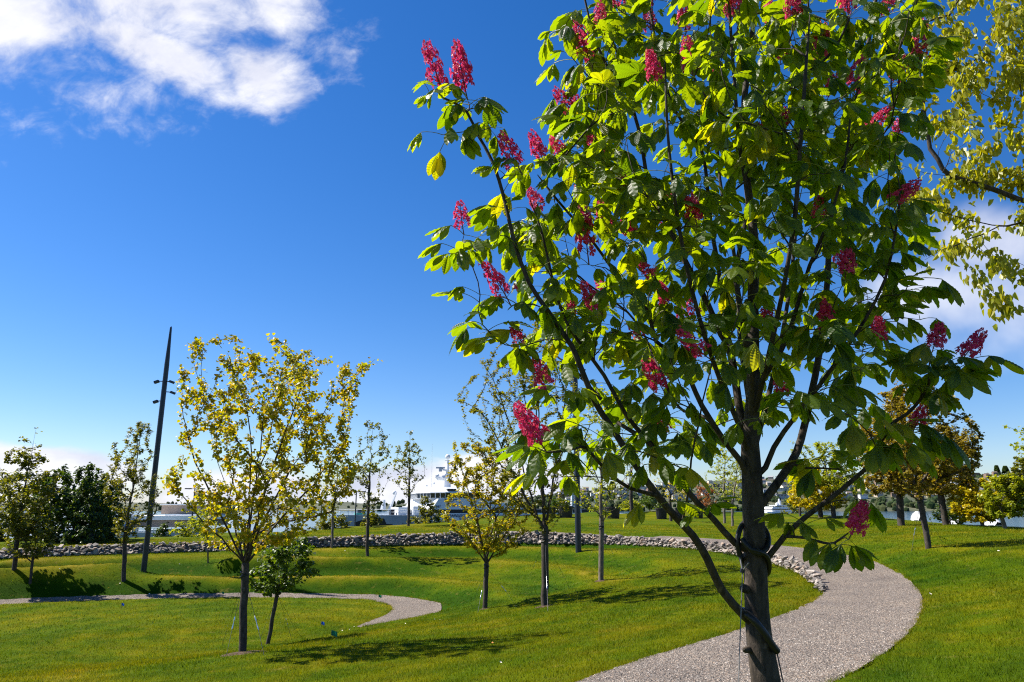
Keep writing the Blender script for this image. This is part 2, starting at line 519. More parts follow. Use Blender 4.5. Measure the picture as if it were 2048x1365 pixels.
up_out = line([(900, 1560, -.1), (1200, 1490, -.05), (1440, 1440, 0), (1665, 1365, 0), (1790, 1290, 0), (1830, 1250, 0), (1846, 1215, 0), (1838, 1180, .01), (1800, 1147, .03), (1740, 1120, .08), (1660, 1103, .13), (1600, 1095, .16), (1540, 1088.5, .19), (1450, 1078.5, .24), (1300, 1070.8, .3), (1200, 1066.8, .33), (1100, 1064, .38), (1000, 1062.5, .42)], None, 1.2)
up_in = line([(500, 1590, -.3), (800, 1475, -.25), (1130, 1365, -.12), (1300, 1310, -.12), (1480, 1256, -.12), (1600, 1214, -.13), (1644, 1188, -.13)], None, 1.2)
for p in [(1202, 1162, -.85), (1090, 1213, -.95), (970, 1218, -1.3), (1300, 1190, -.55), (1400, 1150, -.3), (1500, 1150, -.2), (1400, 1220, -.25), (1200, 1250, -.5),
          (1000, 1270, -.8), (850, 1250, -1.3), (1000, 1320, -.45), (700, 1290, -.95), (485, 1306, -1.0), (200, 1345, -1.1), (0, 1358, -1.15), (600, 1320, -.8), (800, 1320, -.65),
          (500, 1365, -.72), (1000, 1365, -.32), (250, 1365, -.92), (0, 1375, -1.0), (900, 1235, -1.45), (760, 1262, -1.35),
          (0, 1094, -.12), (200, 1084, -.05), (400, 1075, 0), (550, 1066, .2), (700, 1053, .5), (850, 1046, .65), (1000, 1031, 1.08), (1100, 1024, 1.3), (1200, 1022, 1.35), (1300, 1022, 1.35), (1400, 1022, 1.35), (1500, 1024, 1.3), (1600, 1027, 1.2),
          (1000, 1045, .75), (1100, 1042, .82), (1200, 1040, .85), (1300, 1041, .83), (1400, 1044, .75), (1500, 1050, .65), (1600, 1056, .55),
          (1100, 1038, .84), (1200, 1036, .87), (1300, 1037, .85), (1400, 1040, .78),
          (1700, 1031, 1.12), (1800, 1040, .98), (1900, 1050, .9), (2048, 1061, .85), (2200, 1070, .8), (1850, 1095, .52), (1750, 1088, .4), (1900, 1120, .42), (2048, 1100, .68),
          (1960, 1085, .62), (1900, 1220, .12), (2048, 1200, .34), (2048, 1365, .15), (1900, 1300, .06), (2200, 1200, .5), (2300, 1365, .3), (1780, 1062, .62), (1900, 1075, .68)]:
    CTRL.append(atz(*p))
for p in [(0, 0, 0), (-3, 2.5, -.15), (3, 3, .02), (1.2, 3, 0), (-6, 5, -.6), (-10, 6, -.85), (5, 4, .1), (-14, 9, -1.1), (0, -6, .1), (-10, -6, -.3), (10, -4, .4), (12, 4, .6), (18, 8, .9), (20, 16, .9), (22, 26, .6), (-22, 2, -.8), (-26, 14, -1.2),
          (-19, 20, ZL), (-24, 18, -1.6), (-13, 16, ZL), (-9, 18, ZL), (-9, 21, ZL), (-15, 17, ZL), (-6.5, 20, ZL), (-33, 24, -1.1), (-36, 34, -.4), (-30, 46, -.3), (-16, 50, -.35), (-9, 50, .1), (-4, 55, .35), (2, 56, .8), (8, 58, 1.1), (20, 52, .95), (26, 40, .4), (20, 58, .95), (28, 58, .75), (34, 58, .2), (41, 57, -.3), (33, 46, .2), (38, 30, .2), (30, 22, .5)]:
    CTRL.append(np.array(p, float))
CTRL = np.array(CTRL)
# drop controls that sit on top of one another
keep = []
for i, p in enumerate(CTRL):
    if all(np.hypot(*(CTRL[j][:2] - p[:2])) > 0.28 for j in keep):
        keep.append(i)
CTRL = CTRL[keep]
A = np.sqrt(((CTRL[:, None, :2] - CTRL[None, :, :2]) ** 2).sum(-1) + 0.003)
n = len(CTRL)
K = np.zeros((n + 3, n + 3)); K[:n, :n] = A + np.eye(n) * -0.004
K[:n, n] = 1; K[:n, n + 1:] = CTRL[:, :2]; K[n, :n] = 1; K[n + 1:, :n] = CTRL[:, :2].T
coef = np.linalg.solve(K, np.r_[CTRL[:, 2], 0, 0, 0])
def sstep(x, a, b):
    s = np.clip((x - a) / (b - a), 0, 1)
    return s * s * (3 - 2 * s)
SEA = -8.3
def rbf(X, Y):
    X = np.asarray(X, float).ravel(); Y = np.asarray(Y, float).ravel()
    Z = np.empty(len(X))
    cx = np.clip(X, -42, 44); cy = np.clip(Y, -10, 62)
    for i in range(0, len(X), 20000):
        s = slice(i, i + 20000)
        d = np.sqrt((cx[s, None] - CTRL[None, :, 0]) ** 2 + (cy[s, None] - CTRL[None, :, 1]) ** 2 + 0.003)
        Z[s] = d @ coef[:n] + coef[n] + coef[n + 1] * cx[s] + coef[n + 2] * cy[s]
    # land falls away to the shore behind the park
    f = sstep(Y, 58, 76) * sstep(X, -34, -22)
    Z = Z * (1 - f) + (-11.0) * f
    f2 = sstep(Y, 44, 64) * (1 - sstep(X, -34, -22))
    Z = Z * (1 - f2) + (-1.9) * f2
    f3 = sstep(Y, 85, 110)
    Z = Z * (1 - f3) + (-12.0) * f3
    return Z
def axis(lo, hi, step, far_lo, far_hi):
    a = list(np.arange(lo, hi + 1e-6, step))
    s = step; x = lo; L_ = []
    while x > far_lo:
        s *= 1.22; x -= s; L_.append(x)
    s = step; x = hi; R_ = []
    while x < far_hi:
        s *= 1.22; x += s; R_.append(x)
    return np.array(L_[::-1] + a + R_)
GX = axis(-24, 17, 0.17, -4500, 4500)
GY = axis(2, 46, 0.17, -400, 5000)
XX, YY = np.meshgrid(GX, GY)
ZZ = rbf(XX, YY).reshape(XX.shape)
def H(x, y):
    x = np.asarray(x, float); y = np.asarray(y, float)
    i = np.clip(np.searchsorted(GX, x) - 1, 0, len(GX) - 2); j = np.clip(np.searchsorted(GY, y) - 1, 0, len(GY) - 2)
    fx = (x - GX[i]) / (GX[i + 1] - GX[i]); fy = (y - GY[j]) / (GY[j + 1] - GY[j])
    return (ZZ[j, i] * (1 - fx) + ZZ[j, i + 1] * fx) * (1 - fy) + (ZZ[j + 1, i] * (1 - fx) + ZZ[j + 1, i + 1] * fx) * fy
def inside(x, y, poly):
    x = np.asarray(x); y = np.asarray(y); r = np.zeros(x.shape, bool)
    px, py = poly[:, 0], poly[:, 1]; m = len(poly)
    sel = (x > px.min()) & (x < px.max()) & (y > py.min()) & (y < py.max())
    xs, ys = x[sel], y[sel]; rr = np.zeros(xs.shape, bool)
    for i in range(m):
        j = (i - 1) % m
        if py[i] == py[j]: continue
        c_ = ((py[i] > ys) != (py[j] > ys)) & (xs < (px[j] - px[i]) * (ys - py[i]) / (py[j] - py[i]) + px[i])
        rr ^= c_
    r[sel] = rr
    return r
# upper path: inner edge runs along the path edge, then along the top of the stone wall
kt = int(np.argmin(np.linalg.norm(WT - at(1640, 1176, 15.6), axis=1)))
kw = int(np.argmin(np.abs(WT[:, 0] - up_out[-1][0]) + np.abs(WT[:, 1] - up_out[-1][1])))
up_inner = np.vstack([up_in, WT[kw:kt][::-1]])
POLY_UP = np.vstack([up_inner[:, :2], up_out[::-1, :2]])
POLY_LOW = np.vstack([low_in_far[:, :2], low_out[::-1, :2]])
POLY_WALL = np.vstack([WB[:, :2], WT[::-1, :2]])
def wobble(P, amp, f, seed):
    r = np.random.default_rng(seed); P = P.copy()
    s = np.r_[0, np.cumsum(np.linalg.norm(np.diff(P[:, :2], axis=0), axis=1))]
    for k in range(5):
        fr = f * 1.9 ** k
        P[:, 0] += amp / 1.5 ** k * np.sin(s * fr + r.uniform(0, 6)); P[:, 1] += amp / 1.5 ** k * np.sin(s * fr * 1.13 + r.uniform(0, 6))
    return P
onpath = inside(XX, YY, POLY_UP) | inside(XX, YY, POLY_LOW)
onwall = inside(XX, YY, POLY_WALL)
def blur_(m):
    m = m.astype(float); return m + np.roll(m, 1, 0) + np.roll(m, -1, 0) + np.roll(m, 1, 1) + np.roll(m, -1, 1)
ZG = ZZ - 0.05 * onpath - 0.07 * (blur_(onwall) > .01)
nx, ny = len(GX), len(GY)
idx = np.arange(nx * ny).reshape(ny, nx)
G = Geo()
def blur(Z, k):
    for ax in (0, 1):
        c = np.cumsum(np.pad(Z, [(k + 1, k) if a == ax else (0, 0) for a in (0, 1)], mode='edge'), axis=ax)
        Z = (np.take(c, range(2 * k + 1, c.shape[ax]), ax) - np.take(c, range(0, c.shape[ax] - 2 * k - 1), ax)) / (2 * k + 1)
    return Z
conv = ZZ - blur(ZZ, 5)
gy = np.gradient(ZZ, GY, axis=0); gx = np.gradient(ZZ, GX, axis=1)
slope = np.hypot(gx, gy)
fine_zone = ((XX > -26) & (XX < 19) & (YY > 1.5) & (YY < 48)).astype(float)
DRY_SHADE = fine_zone * np.clip(conv * 9, -.8, 1.0) - 0.8 * sstep(slope, .12, .4) * fine_zone  # drier grass on crests; slope term paints terrace-face shade into the colour
DRY_SHADE = blur(DRY_SHADE, 1)
G.attr = {'dry_shade': DRY_SHADE.ravel()}
def FLD(Fd, x, y):
    i = np.clip(np.searchsorted(GX, x) - 1, 0, len(GX) - 2); j = np.clip(np.searchsorted(GY, y) - 1, 0, len(GY) - 2)
    return Fd[j, i]
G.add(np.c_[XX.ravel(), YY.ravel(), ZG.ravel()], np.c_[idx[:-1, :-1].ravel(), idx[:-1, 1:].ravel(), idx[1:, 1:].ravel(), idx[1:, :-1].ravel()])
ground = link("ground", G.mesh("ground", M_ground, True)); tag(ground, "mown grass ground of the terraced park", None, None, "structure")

def strip(A_, B_, k, lift):
    """surface between two lines, draped on the terrain"""
    def res(P, m):
        s = np.r_[0, np.cumsum(np.linalg.norm(np.diff(P[:, :2], axis=0), axis=1))]
        q = np.linspace(0, s[-1], m)
        return np.c_[np.interp(q, s, P[:, 0]), np.interp(q, s, P[:, 1])]
    m = k
    # pair the lines by nearest advance so that the cross lines stay short
    a = res(A_, m); b_ = res(B_, m * 3)
    last = 0; pairs = []
    for i in range(m):
        lo_ = last; hi_ = min(len(b_), last + max(12, len(b_) // 8))
        j = lo_ + int(np.argmin(np.hypot(*(b_[lo_:hi_] - a[i]).T)))
        last = j; pairs.append(j)
    pairs[-1] = len(b_) - 1
    bb = b_[pairs]
    ks = np.ones(7) / 7
    for c_ in range(2):
        pad = np.r_[np.full(3, bb[0, c_]), bb[:, c_], np.full(3, bb[-1, c_])]
        bb[:, c_] = np.convolve(pad, ks, 'valid')
    W_ = 14
    V = []
    for q in np.linspace(0, 1, W_ + 1):
        xy = a * (1 - q) + bb * q
        V.append(np.c_[xy, H(xy[:, 0], xy[:, 1]) + lift])
    V = np.stack(V, 1)
    ii = np.arange(m * (W_ + 1)).reshape(m, W_ + 1)
    F = np.c_[ii[:-1, :-1].ravel(), ii[:-1, 1:].ravel(), ii[1:, 1:].ravel(), ii[1:, :-1].ravel()]
    return V.reshape(-1, 3), F
for nm, a, b_, lb in (("upper_path", wobble(up_inner, 0.022, 4, 1), wobble(up_out, 0.022, 4, 2), "grey gravel path curving round behind the big flowering tree"),
                      ("lower_path", wobble(low_in_far, 0.015, 3, 3), wobble(low_out, 0.015, 3, 4), "grey gravel path looping round the low oval lawn")):
    g_ = Geo(); V, F = strip(a, b_, 420, -0.012)
    g_.add(V, F); po = link(nm, g_.mesh(nm, M_gravel, True)); tag(po, lb, None, None, "structure")

def gpos(px, py, d0=4.0, d1=70.0):
    """where the ground is, seen at an image point"""
    D = np.arange(d0, d1, .04); r = ray(px, py)
    X_ = r[0] / r[1] * D; Z_ = EYE + r[2] / r[1] * D
    hit = np.nonzero(H(X_, D) >= Z_)[0]
    k_ = hit[0] if len(hit) else len(D) - 1
    return np.array((X_[k_], D[k_], float(H(X_[k_], D[k_]))))
# ------------------------------------------------------------------ grass blades (too many to count)
rng = np.random.default_rng(5)
TREE_BASES = []
_vr = np.random.default_rng(2).uniform(0, 1, (256, 256))
def vnoise(x, y, cell, k):
    u, v = x / cell + 17.3 * k, y / cell + 5.1 * k; i, j = np.floor(u).astype(int), np.floor(v).astype(int); fu, fv = u - i, v - j
    fu = fu * fu * (3 - 2 * fu); fv = fv * fv * (3 - 2 * fv); g_ = lambda a, b_: _vr[a % 256, b_ % 256]
    return (g_(i, j) * (1 - fu) + g_(i + 1, j) * fu) * (1 - fv) + (g_(i, j + 1) * (1 - fu) + g_(i + 1, j + 1) * fu) * fv
def blades(bands, name, seed):
    r = np.random.default_rng(seed); Vs = []
    for d0, d1, dens, wd, ht in bands:
        area = 0.5 * 1.45 * (d1 * d1 - d0 * d0); m = int(area * dens)
        rad = np.sqrt(r.uniform(d0 * d0, d1 * d1, m)); az = r.uniform(-0.725, 0.725, m)
        x = rad * np.sin(az); y = rad * np.cos(az)
        k = ~(inside(x, y, POLY_UP) | inside(x, y, POLY_LOW) | inside(x, y, POLY_WALL))
        x, y = x[k], y[k]; m = len(x)
        z = H(x, y) - 0.004
        a = r.uniform(0, 2 * math.pi, m); h = ht * r.uniform(0.55, 1.25, m) * (.62 + .95 * vnoise(x, y, .16, 3) ** 1.3 + .25 * vnoise(x, y, .7, 4)); ww = wd * r.uniform(0.7, 1.3, m) * 0.5
        la = r.uniform(0, 2 * math.pi, m); ln = h * r.uniform(0.1, 0.9, m)
        dx, dy = np.cos(a) * ww, np.sin(a) * ww
        p0 = np.c_[x - dx, y - dy, z]; p1 = np.c_[x + dx, y + dy, z]; p2 = np.c_[x + np.cos(la) * ln, y + np.sin(la) * ln, z + h]
        Vs.append(np.stack([p0, p1, p2], 1).reshape(-1, 3))
    V = np.concatenate(Vs); g_ = Geo(); g_.add(V, np.arange(len(V)).reshape(-1, 3)); g_.attr = {'dry_shade': FLD(DRY_SHADE, V[:, 0], V[:, 1])}
    o = link(name, g_.mesh(name, M_blade)); return tag(o, "short mown grass covering the terraced lawns and banks", "grass", None, "stuff")
blades([(3.2, 8, 3600, .0042, .034), (8, 14, 1700, .0065, .036), (14, 24, 800, .010, .040), (24, 44, 230, .017, .045)], "grass", 11)

# taller, ragged grass along the path edges, and loose gravel on the near path
def edge_grass(lines, seed):
    r = np.random.default_rng(seed); Vs = []
    for Ln, poly in lines:
        seg = np.linalg.norm(np.diff(Ln[:, :2], axis=0), axis=1)
        for a_, b_, l_ in zip(Ln[:-1], Ln[1:], seg):
            d_ = np.hypot(*a_[:2])
            if d_ > 30 or a_[1] < 3: continue
            m = r.poisson(l_ * (420 if d_ < 14 else 150)); u = r.uniform(0, 1, m)[:, None]; p = a_[:2] + (b_ - a_)[:2] * u + r.normal(0, .03, (m, 2))
            clump = np.sin(p[:, 0] * 9.3 + np.sin(p[:, 1] * 7.1) * 2) > -.35; p = p[clump]; m = len(p)
            if m == 0: continue
            z = H(p[:, 0], p[:, 1]) - .015; h = r.uniform(.025, .062, m); wd_ = (.0045 if d_ < 14 else .009) * r.uniform(.6, 1.2, m); an = r.uniform(0, 6.28, m); la = r.uniform(0, 6.28, m); ln = h * r.uniform(.1, 1.0, m)
            dx, dy = np.cos(an) * wd_ / 2, np.sin(an) * wd_ / 2
            Vs.append(np.stack([np.c_[p[:, 0] - dx, p[:, 1] - dy, z], np.c_[p[:, 0] + dx, p[:, 1] + dy, z], np.c_[p[:, 0] + np.cos(la) * ln, p[:, 1] + np.sin(la) * ln, z + h]], 1).reshape(-1, 3))
    V = np.concatenate(Vs); g_ = Geo(); g_.add(V, np.arange(len(V)).reshape(-1, 3)); g_.attr = {'dry_shade': np.full(len(V), .25)}
    return tag(link("edge_grass", g_.mesh("edge_grass", M_blade)), "ragged taller grass along the gravel path edges", "grass", None, "stuff")
edge_grass([(up_in, POLY_UP), (up_out, POLY_UP), (low_in_far, POLY_LOW), (low_out, POLY_LOW)], 31)
r_ = np.random.default_rng(41); m_ = 60000
rad = np.sqrt(r_.uniform(4.2 ** 2, 15 ** 2, m_)); az = r_.uniform(-.3, .62, m_); x_ = rad * np.sin(az); y_ = rad * np.cos(az)
k_ = inside(x_, y_, POLY_UP) & (r_.uniform(0, 1, m_) < np.clip(1.5 - rad / 12, .25, 1)); x_, y_ = x_[k_], y_[k_]; m_ = len(x_)
O8 = np.array([(1, 0, 0), (0, 1, 0), (-1, 0, 0), (0, -1, 0), (0, 0, 1)], float); F8 = np.array([(0, 1, 4), (1, 2, 4), (2, 3, 4), (3, 0, 4)])
sz = r_.uniform(.006, .0135, (m_, 1, 1)); V = O8[None] * sz * r_.uniform(.7, 1.4, (m_, 5, 1)) * np.array((1, 1, .75)); ca, sa = np.cos(az[k_])[:, None], np.sin(r_.uniform(0, 6.3, m_))[:, None]
th = r_.uniform(0, 6.3, m_)[:, None]; V = np.stack([V[..., 0] * np.cos(th) - V[..., 1] * np.sin(th), V[..., 0] * np.sin(th) + V[..., 1] * np.cos(th), V[..., 2]], -1)
V += np.stack([x_, y_, H(x_, y_) - .012], -1)[:, None, :]
g_ = Geo(); g_.add(V.reshape(-1, 3), (F8[None] + np.arange(m_)[:, None, None] * 5).reshape(-1, 3))
M_pebble = bpy.data.materials.new("gravel_pebble"); M_pebble.use_nodes = True
t = NT(M_pebble.node_tree); b = t.n['Principled BSDF']; g = t.add('ShaderNodeNewGeometry')
t.put(b.inputs['Base Color'], t.ramp(g.outputs['Random Per Island'], [(0, (.068, .058, .05)), (.35, (.157, .137, .118)), (.65, (.225, .195, .167)), (.8, (.30, .225, .17)), (1, (.43, .385, .335))])); b.inputs['Roughness'].default_value = .85
tag(link("loose_gravel", g_.mesh("loose_gravel", M_pebble)), "loose grey and tan pebbles covering the near gravel path", "gravel", None, "stuff")

# ------------------------------------------------------------------ stone wall along the upper path
def rock_mesh(seed):
    r = random.Random(seed); bm = bmesh.new()
    for i in range(13):
        v = Vector((r.gauss(0, 1), r.gauss(0, 1), r.gauss(0, 1))).normalized() * r.uniform(.82, 1.1)
        bm.verts.new(v)
    res = bmesh.ops.convex_hull(bm, input=bm.verts)
    for v in [v for v in bm.verts if not v.link_faces]: bm.verts.remove(v)
    bmesh.ops.recalc_face_normals(bm, faces=bm.faces)
    me = bpy.data.meshes.new("stone"); bm.to_mesh(me); bm.free(); me.materials.append(M_stone); return me
ROCKS = [rock_mesh(i) for i in range(10)]
RV = [(np.array([v.co[:] for v in m_.vertices]), np.array([p.vertices[:] for p in m_.polygons])) for m_ in ROCKS]
sW = np.r_[0, np.cumsum(np.linalg.norm(np.diff(WB, axis=0), axis=1))]
sT = np.r_[0, np.cumsum(np.linalg.norm(np.diff(WT, axis=0), axis=1))]
def onw(f, h):
    a = np.array([np.interp(f * sW[-1], sW, WB[:, i]) for i in range(3)]); b_ = np.array([np.interp(f * sT[-1], sT, WT[:, i]) for i in range(3)])
    return a * (1 - h) + b_ * h, np.linalg.norm(b_ - a)
wroot = thing("stone_wall", "low curved wall of piled grey and tan rough stones below the upper gravel path", "wall", WB[len(WB) // 2])
rr = random.Random(8); stones = []
s = 0.0
while s < sW[-1]:
    f = s / sW[-1]; p, hgt = onw(f, 0)
    rows = max(2, int(round(hgt / 0.098)))
    for k in range(rows + 1):
        h = (k + rr.uniform(-.3, .3)) / max(rows, 1)
        q, _ = onw(min(1, max(0, f + rr.uniform(-.5, .5) * 0.2 / sW[-1])), min(1.0, max(0.0, h)))
        sc = rr.uniform(.05, .10) if rr.random() > .16 else rr.uniform(.11, .165)
        sc *= 1.0 if f < .8 else .78
        q = q + np.array((rr.uniform(-.04, .04), rr.uniform(-.04, .04), sc * 0.25 + rr.uniform(-.02, .02)))
        stones.append((q, (sc * rr.uniform(.9, 1.7), sc * rr.uniform(.8, 1.2), sc * rr.uniform(.45, .9)), (rr.uniform(-.5, .5), rr.uniform(-.5, .5), rr.uniform(0, 6.3)), rr.randrange(10)))
    s += 0.145
def vis_key(st):
    x, y, d_ = proj(st[0]); inn = (-10 < x[0] < 2058) and (0 < y[0] < 1365)
    return (0 if inn else 1, d_[0] - st[1][0] * 20)
stones.sort(key=vis_key)
off = np.array(wroot.location)
g_ = Geo()
for i, (q, sc, ro, k) in enumerate(stones):
    M4 = Matrix.Translation(Vector(q - off)) @ (Matrix.Rotation(ro[2], 4, 'Z') @ Matrix.Rotation(ro[1], 4, 'Y') @ Matrix.Rotation(ro[0], 4, 'X')) @ Matrix.Diagonal((*sc, 1))
    if i < 300:
        o = link("stone", ROCKS[k], wroot); o.matrix_local = M4
    else:
        v, fc = RV[k]; R3 = np.array(M4.to_3x3()); g_.add(v @ R3.T + np.array(M4.translation), fc)
o = link("far_stones", g_.mesh("far_stones", M_stone), wroot); tag(o, kind="stuff")
g_ = Geo(); V, F = strip(WB, WT, 300, 0.0)
# bed follows the true face of the wall, not the draped ground
fr = np.linspace(0, 1, 300); vv = np.array([[onw(f, h)[0] + np.array((0, 0, -.03)) for h in np.linspace(0, 1, 5)] for f in fr])
ii = np.arange(1500).reshape(300, 5)
g_.add(vv.reshape(-1, 3), np.c_[ii[:-1, :-1].ravel(), ii[:-1, 1:].ravel(), ii[1:, 1:].ravel(), ii[1:, :-1].ravel()])
part("rubble_bed", g_, M_bed, wroot)
# ------------------------------------------------------------------ trees
def unit(v):
    v = np.asarray(v, float)
    return v / (np.linalg.norm(v) + 1e-12)
class Skel:
    """branch skeleton: nodes with parents; grows towards targets"""
    def __init__(s, seed):
        s.P = []; s.par = []; s.D = []; s.ok = []; s.rmin = []; s.limb = []; s.r = np.random.default_rng(seed)
    def chain(s, pts, par=-1, attach=True, rmin=0.0, limb=0):
        ids = []
        for i, p in enumerate(pts):
            prev = s.P[par] if par >= 0 else (pts[0] - (pts[1] - pts[0]) if len(pts) > 1 else p - np.array((0, 0, 1.)))
            s.P.append(np.asarray(p, float)); s.par.append(par); s.D.append(unit(p - prev)); s.ok.append(attach)
            s.rmin.append(rmin if np.isscalar(rmin) else rmin[i]); s.limb.append(limb)
            par = len(s.P) - 1; ids.append(par)
        return ids
    def grow(s, t, seg=0.2, bend=0.4, droop=0.0, jit=0.03, wcos=0.9, limb=None, minz=-0.1, maxd=9e9):
        P = np.array(s.P); D = np.array(s.D); ok = np.array(s.ok)
        v = t - P; d = np.linalg.norm(v, axis=1) + 1e-9; c = (v * D).sum(1) / d
        cost = d * (1 + wcos * (1 - c)) + np.where(v[:, 2] < minz * d, 0.8 * d, 0) + np.where(ok, 0, 1e6)
        i = int(np.argmin(cost)); L = d[i]
        if L > maxd: return None
        k = max(2, int(L / seg)); p0 = P[i]; m1 = p0 + D[i] * L * bend; m1 = m1 * 0.75 + (p0 + v[i] * 0.4) * 0.25
        pts = []
        for q in range(1, k + 1):
            u = q / k
            b_ = (1 - u) ** 2 * p0 + 2 * u * (1 - u) * m1 + u * u * t
            if q < k: b_ = b_ + s.r.normal(0, jit, 3) * min(1, L)
            b_ = b_ - np.array((0, 0, droop * L * u * u))
            pts.append(b_)
        return s.chain(pts, i, True, 0.0, s.limb[i] if limb is None else limb)
    def radii(s, tip, ex=2.4, trunk=None, grow_len=0.0):
        n = len(s.P); acc = np.zeros(n); r = np.zeros(n)
        for i in range(n - 1, -1, -1):
            r[i] = max(tip, acc[i] ** (1 / ex), s.rmin[i])
            if s.par[i] >= 0: acc[s.par[i]] += r[i] ** ex + grow_len
        if trunk is not None and r[0] > 0:
            q = math.log(trunk / tip) / max(1e-6, math.log(r[0] / tip))
            r = tip * (r / tip) ** q
        s.R = r; return r
    def tubes(s, geo, sel=None, big=8, small=4, m=0, thr=0.012):
        n = len(s.P); kids = [[] for _ in range(n)]
        for i, p in enumerate(s.par):
            if p >= 0: kids[p].append(i)
        main = [max(k, key=lambda j: s.R[j]) if k else -1 for k in kids]
        start = [i for i in range(n) if s.par[i] < 0 or main[s.par[i]] != i]
        for st in start:
            if sel is not None and not sel(st): continue
            pts = []; rs = []
            if s.par[st] >= 0:
                pts.append(s.P[s.par[st]]); rs.append(s.R[st] * 1.35)
            i = st
            while i >= 0:
                pts.append(s.P[i]); rs.append(s.R[i]); i = main[i]
            if len(pts) < 2: continue
            if s.par[st] < 0: pts.insert(0, pts[0] - np.array((0, 0, .12))); rs.insert(0, rs[0] * 1.25)
            rs[-1] *= 0.5
            geo.tube(pts, rs, big if max(rs) > thr else small, m, cap=False)

def leaf_quads(P, A, Nn, L, wr=0.5, fold=0.15, curl=0.2, lobed=False):
    """six-point leaves folded along the midrib: P base, A axis, Nn normal, L length"""
    A = A / np.linalg.norm(A, axis=1)[:, None]
    Nn = Nn - A * (A * Nn).sum(1)[:, None]; Nn /= np.linalg.norm(Nn, axis=1)[:, None] + 1e-9
    B = np.cross(Nn, A)
    T = np.array([(0, 0, 0), (.30, -.46, fold), (.68, -.36, fold * .6 - curl * .4), (1, 0, -curl), (.68, .36, fold * .6 - curl * .4), (.30, .46, fold)])
    T[:, 1] *= wr * 2 * 0.5 / 0.46
    L = np.asarray(L)[:, None, None]
    V = P[:, None, :] + L * (T[None, :, 0:1] * A[:, None, :] + T[None, :, 1:2] * B[:, None, :] + T[None, :, 2:3] * Nn[:, None, :])
    n = len(P); base = np.arange(n)[:, None] * 6
    F = np.concatenate([base + np.array([0, 1, 2, 3]), base + np.array([0, 3, 4, 5])])
    return V.reshape(-1, 3), F

def interp_rows(rows, py):
    rows = sorted(rows); ys = [q[0] for q in rows]
    return np.interp(py, ys, [q[1] for q in rows]), np.interp(py, ys, [q[2] for q in rows])

LEAF = {
 'dogwood': leaf_mat("dogwood_leaf", [(.25, .25, .006), (.34, .31, .008), (.19, .21, .006), (.38, .31, .010), (.38, .24, .012), (.22, .235, .006), (.31, .29, .008)], (1.8, 1.7, .5), .5),
 'shade': leaf_mat("green_leaf", [(.05, .09, .010), (.07, .12, .012), (.11, .16, .015)], (1.9, 1.8, .4), .4),
 'yellow': leaf_mat("yellow_leaf", [(.40, .36, .010), (.50, .42, .012), (.30, .30, .010)], (1.6, 1.4, .4), .5),
 'hornbeam': leaf_mat("hornbeam_leaf", [(.11, .125, .012), (.16, .17, .014), (.23, .21, .018)], (1.9, 1.7, .4), .45),
 'spring': leaf_mat("spring_leaf", [(.22, .27, .014), (.30, .33, .02), (.16, .21, .012)], (1.8, 1.6, .4), .5),
 'bronze': leaf_mat("bronze_leaf", [(.19, .15, .016), (.27, .20, .02), (.15, .145, .014), (.13, .075, .012)], (1.8, 1.6, .5), .45),
 'dark': leaf_mat("dark_leaf", [(.026, .056, .008), (.042, .08, .010), (.07, .10, .012)], (1.6, 1.5, .4), .4),
 'olive': leaf_mat("olive_leaf", [(.08, .10, .010), (.12, .135, .012), (.17, .17, .016)], (1.9, 1.7, .4), .45),
 'rust': leaf_mat("rust_leaf", [(.30, .12, .04), (.36, .16, .05), (.24, .09, .03)], (1.3, 1., .6), .4),
 'zelkova': leaf_mat("long_leaf", [(.22, .25, .014), (.29, .31, .016), (.34, .32, .018), (.16, .19, .012)], (2.0, 1.8, .4), .5),
}
M_cream = mat("cream_bloom", (.75, .70, .42), .7)

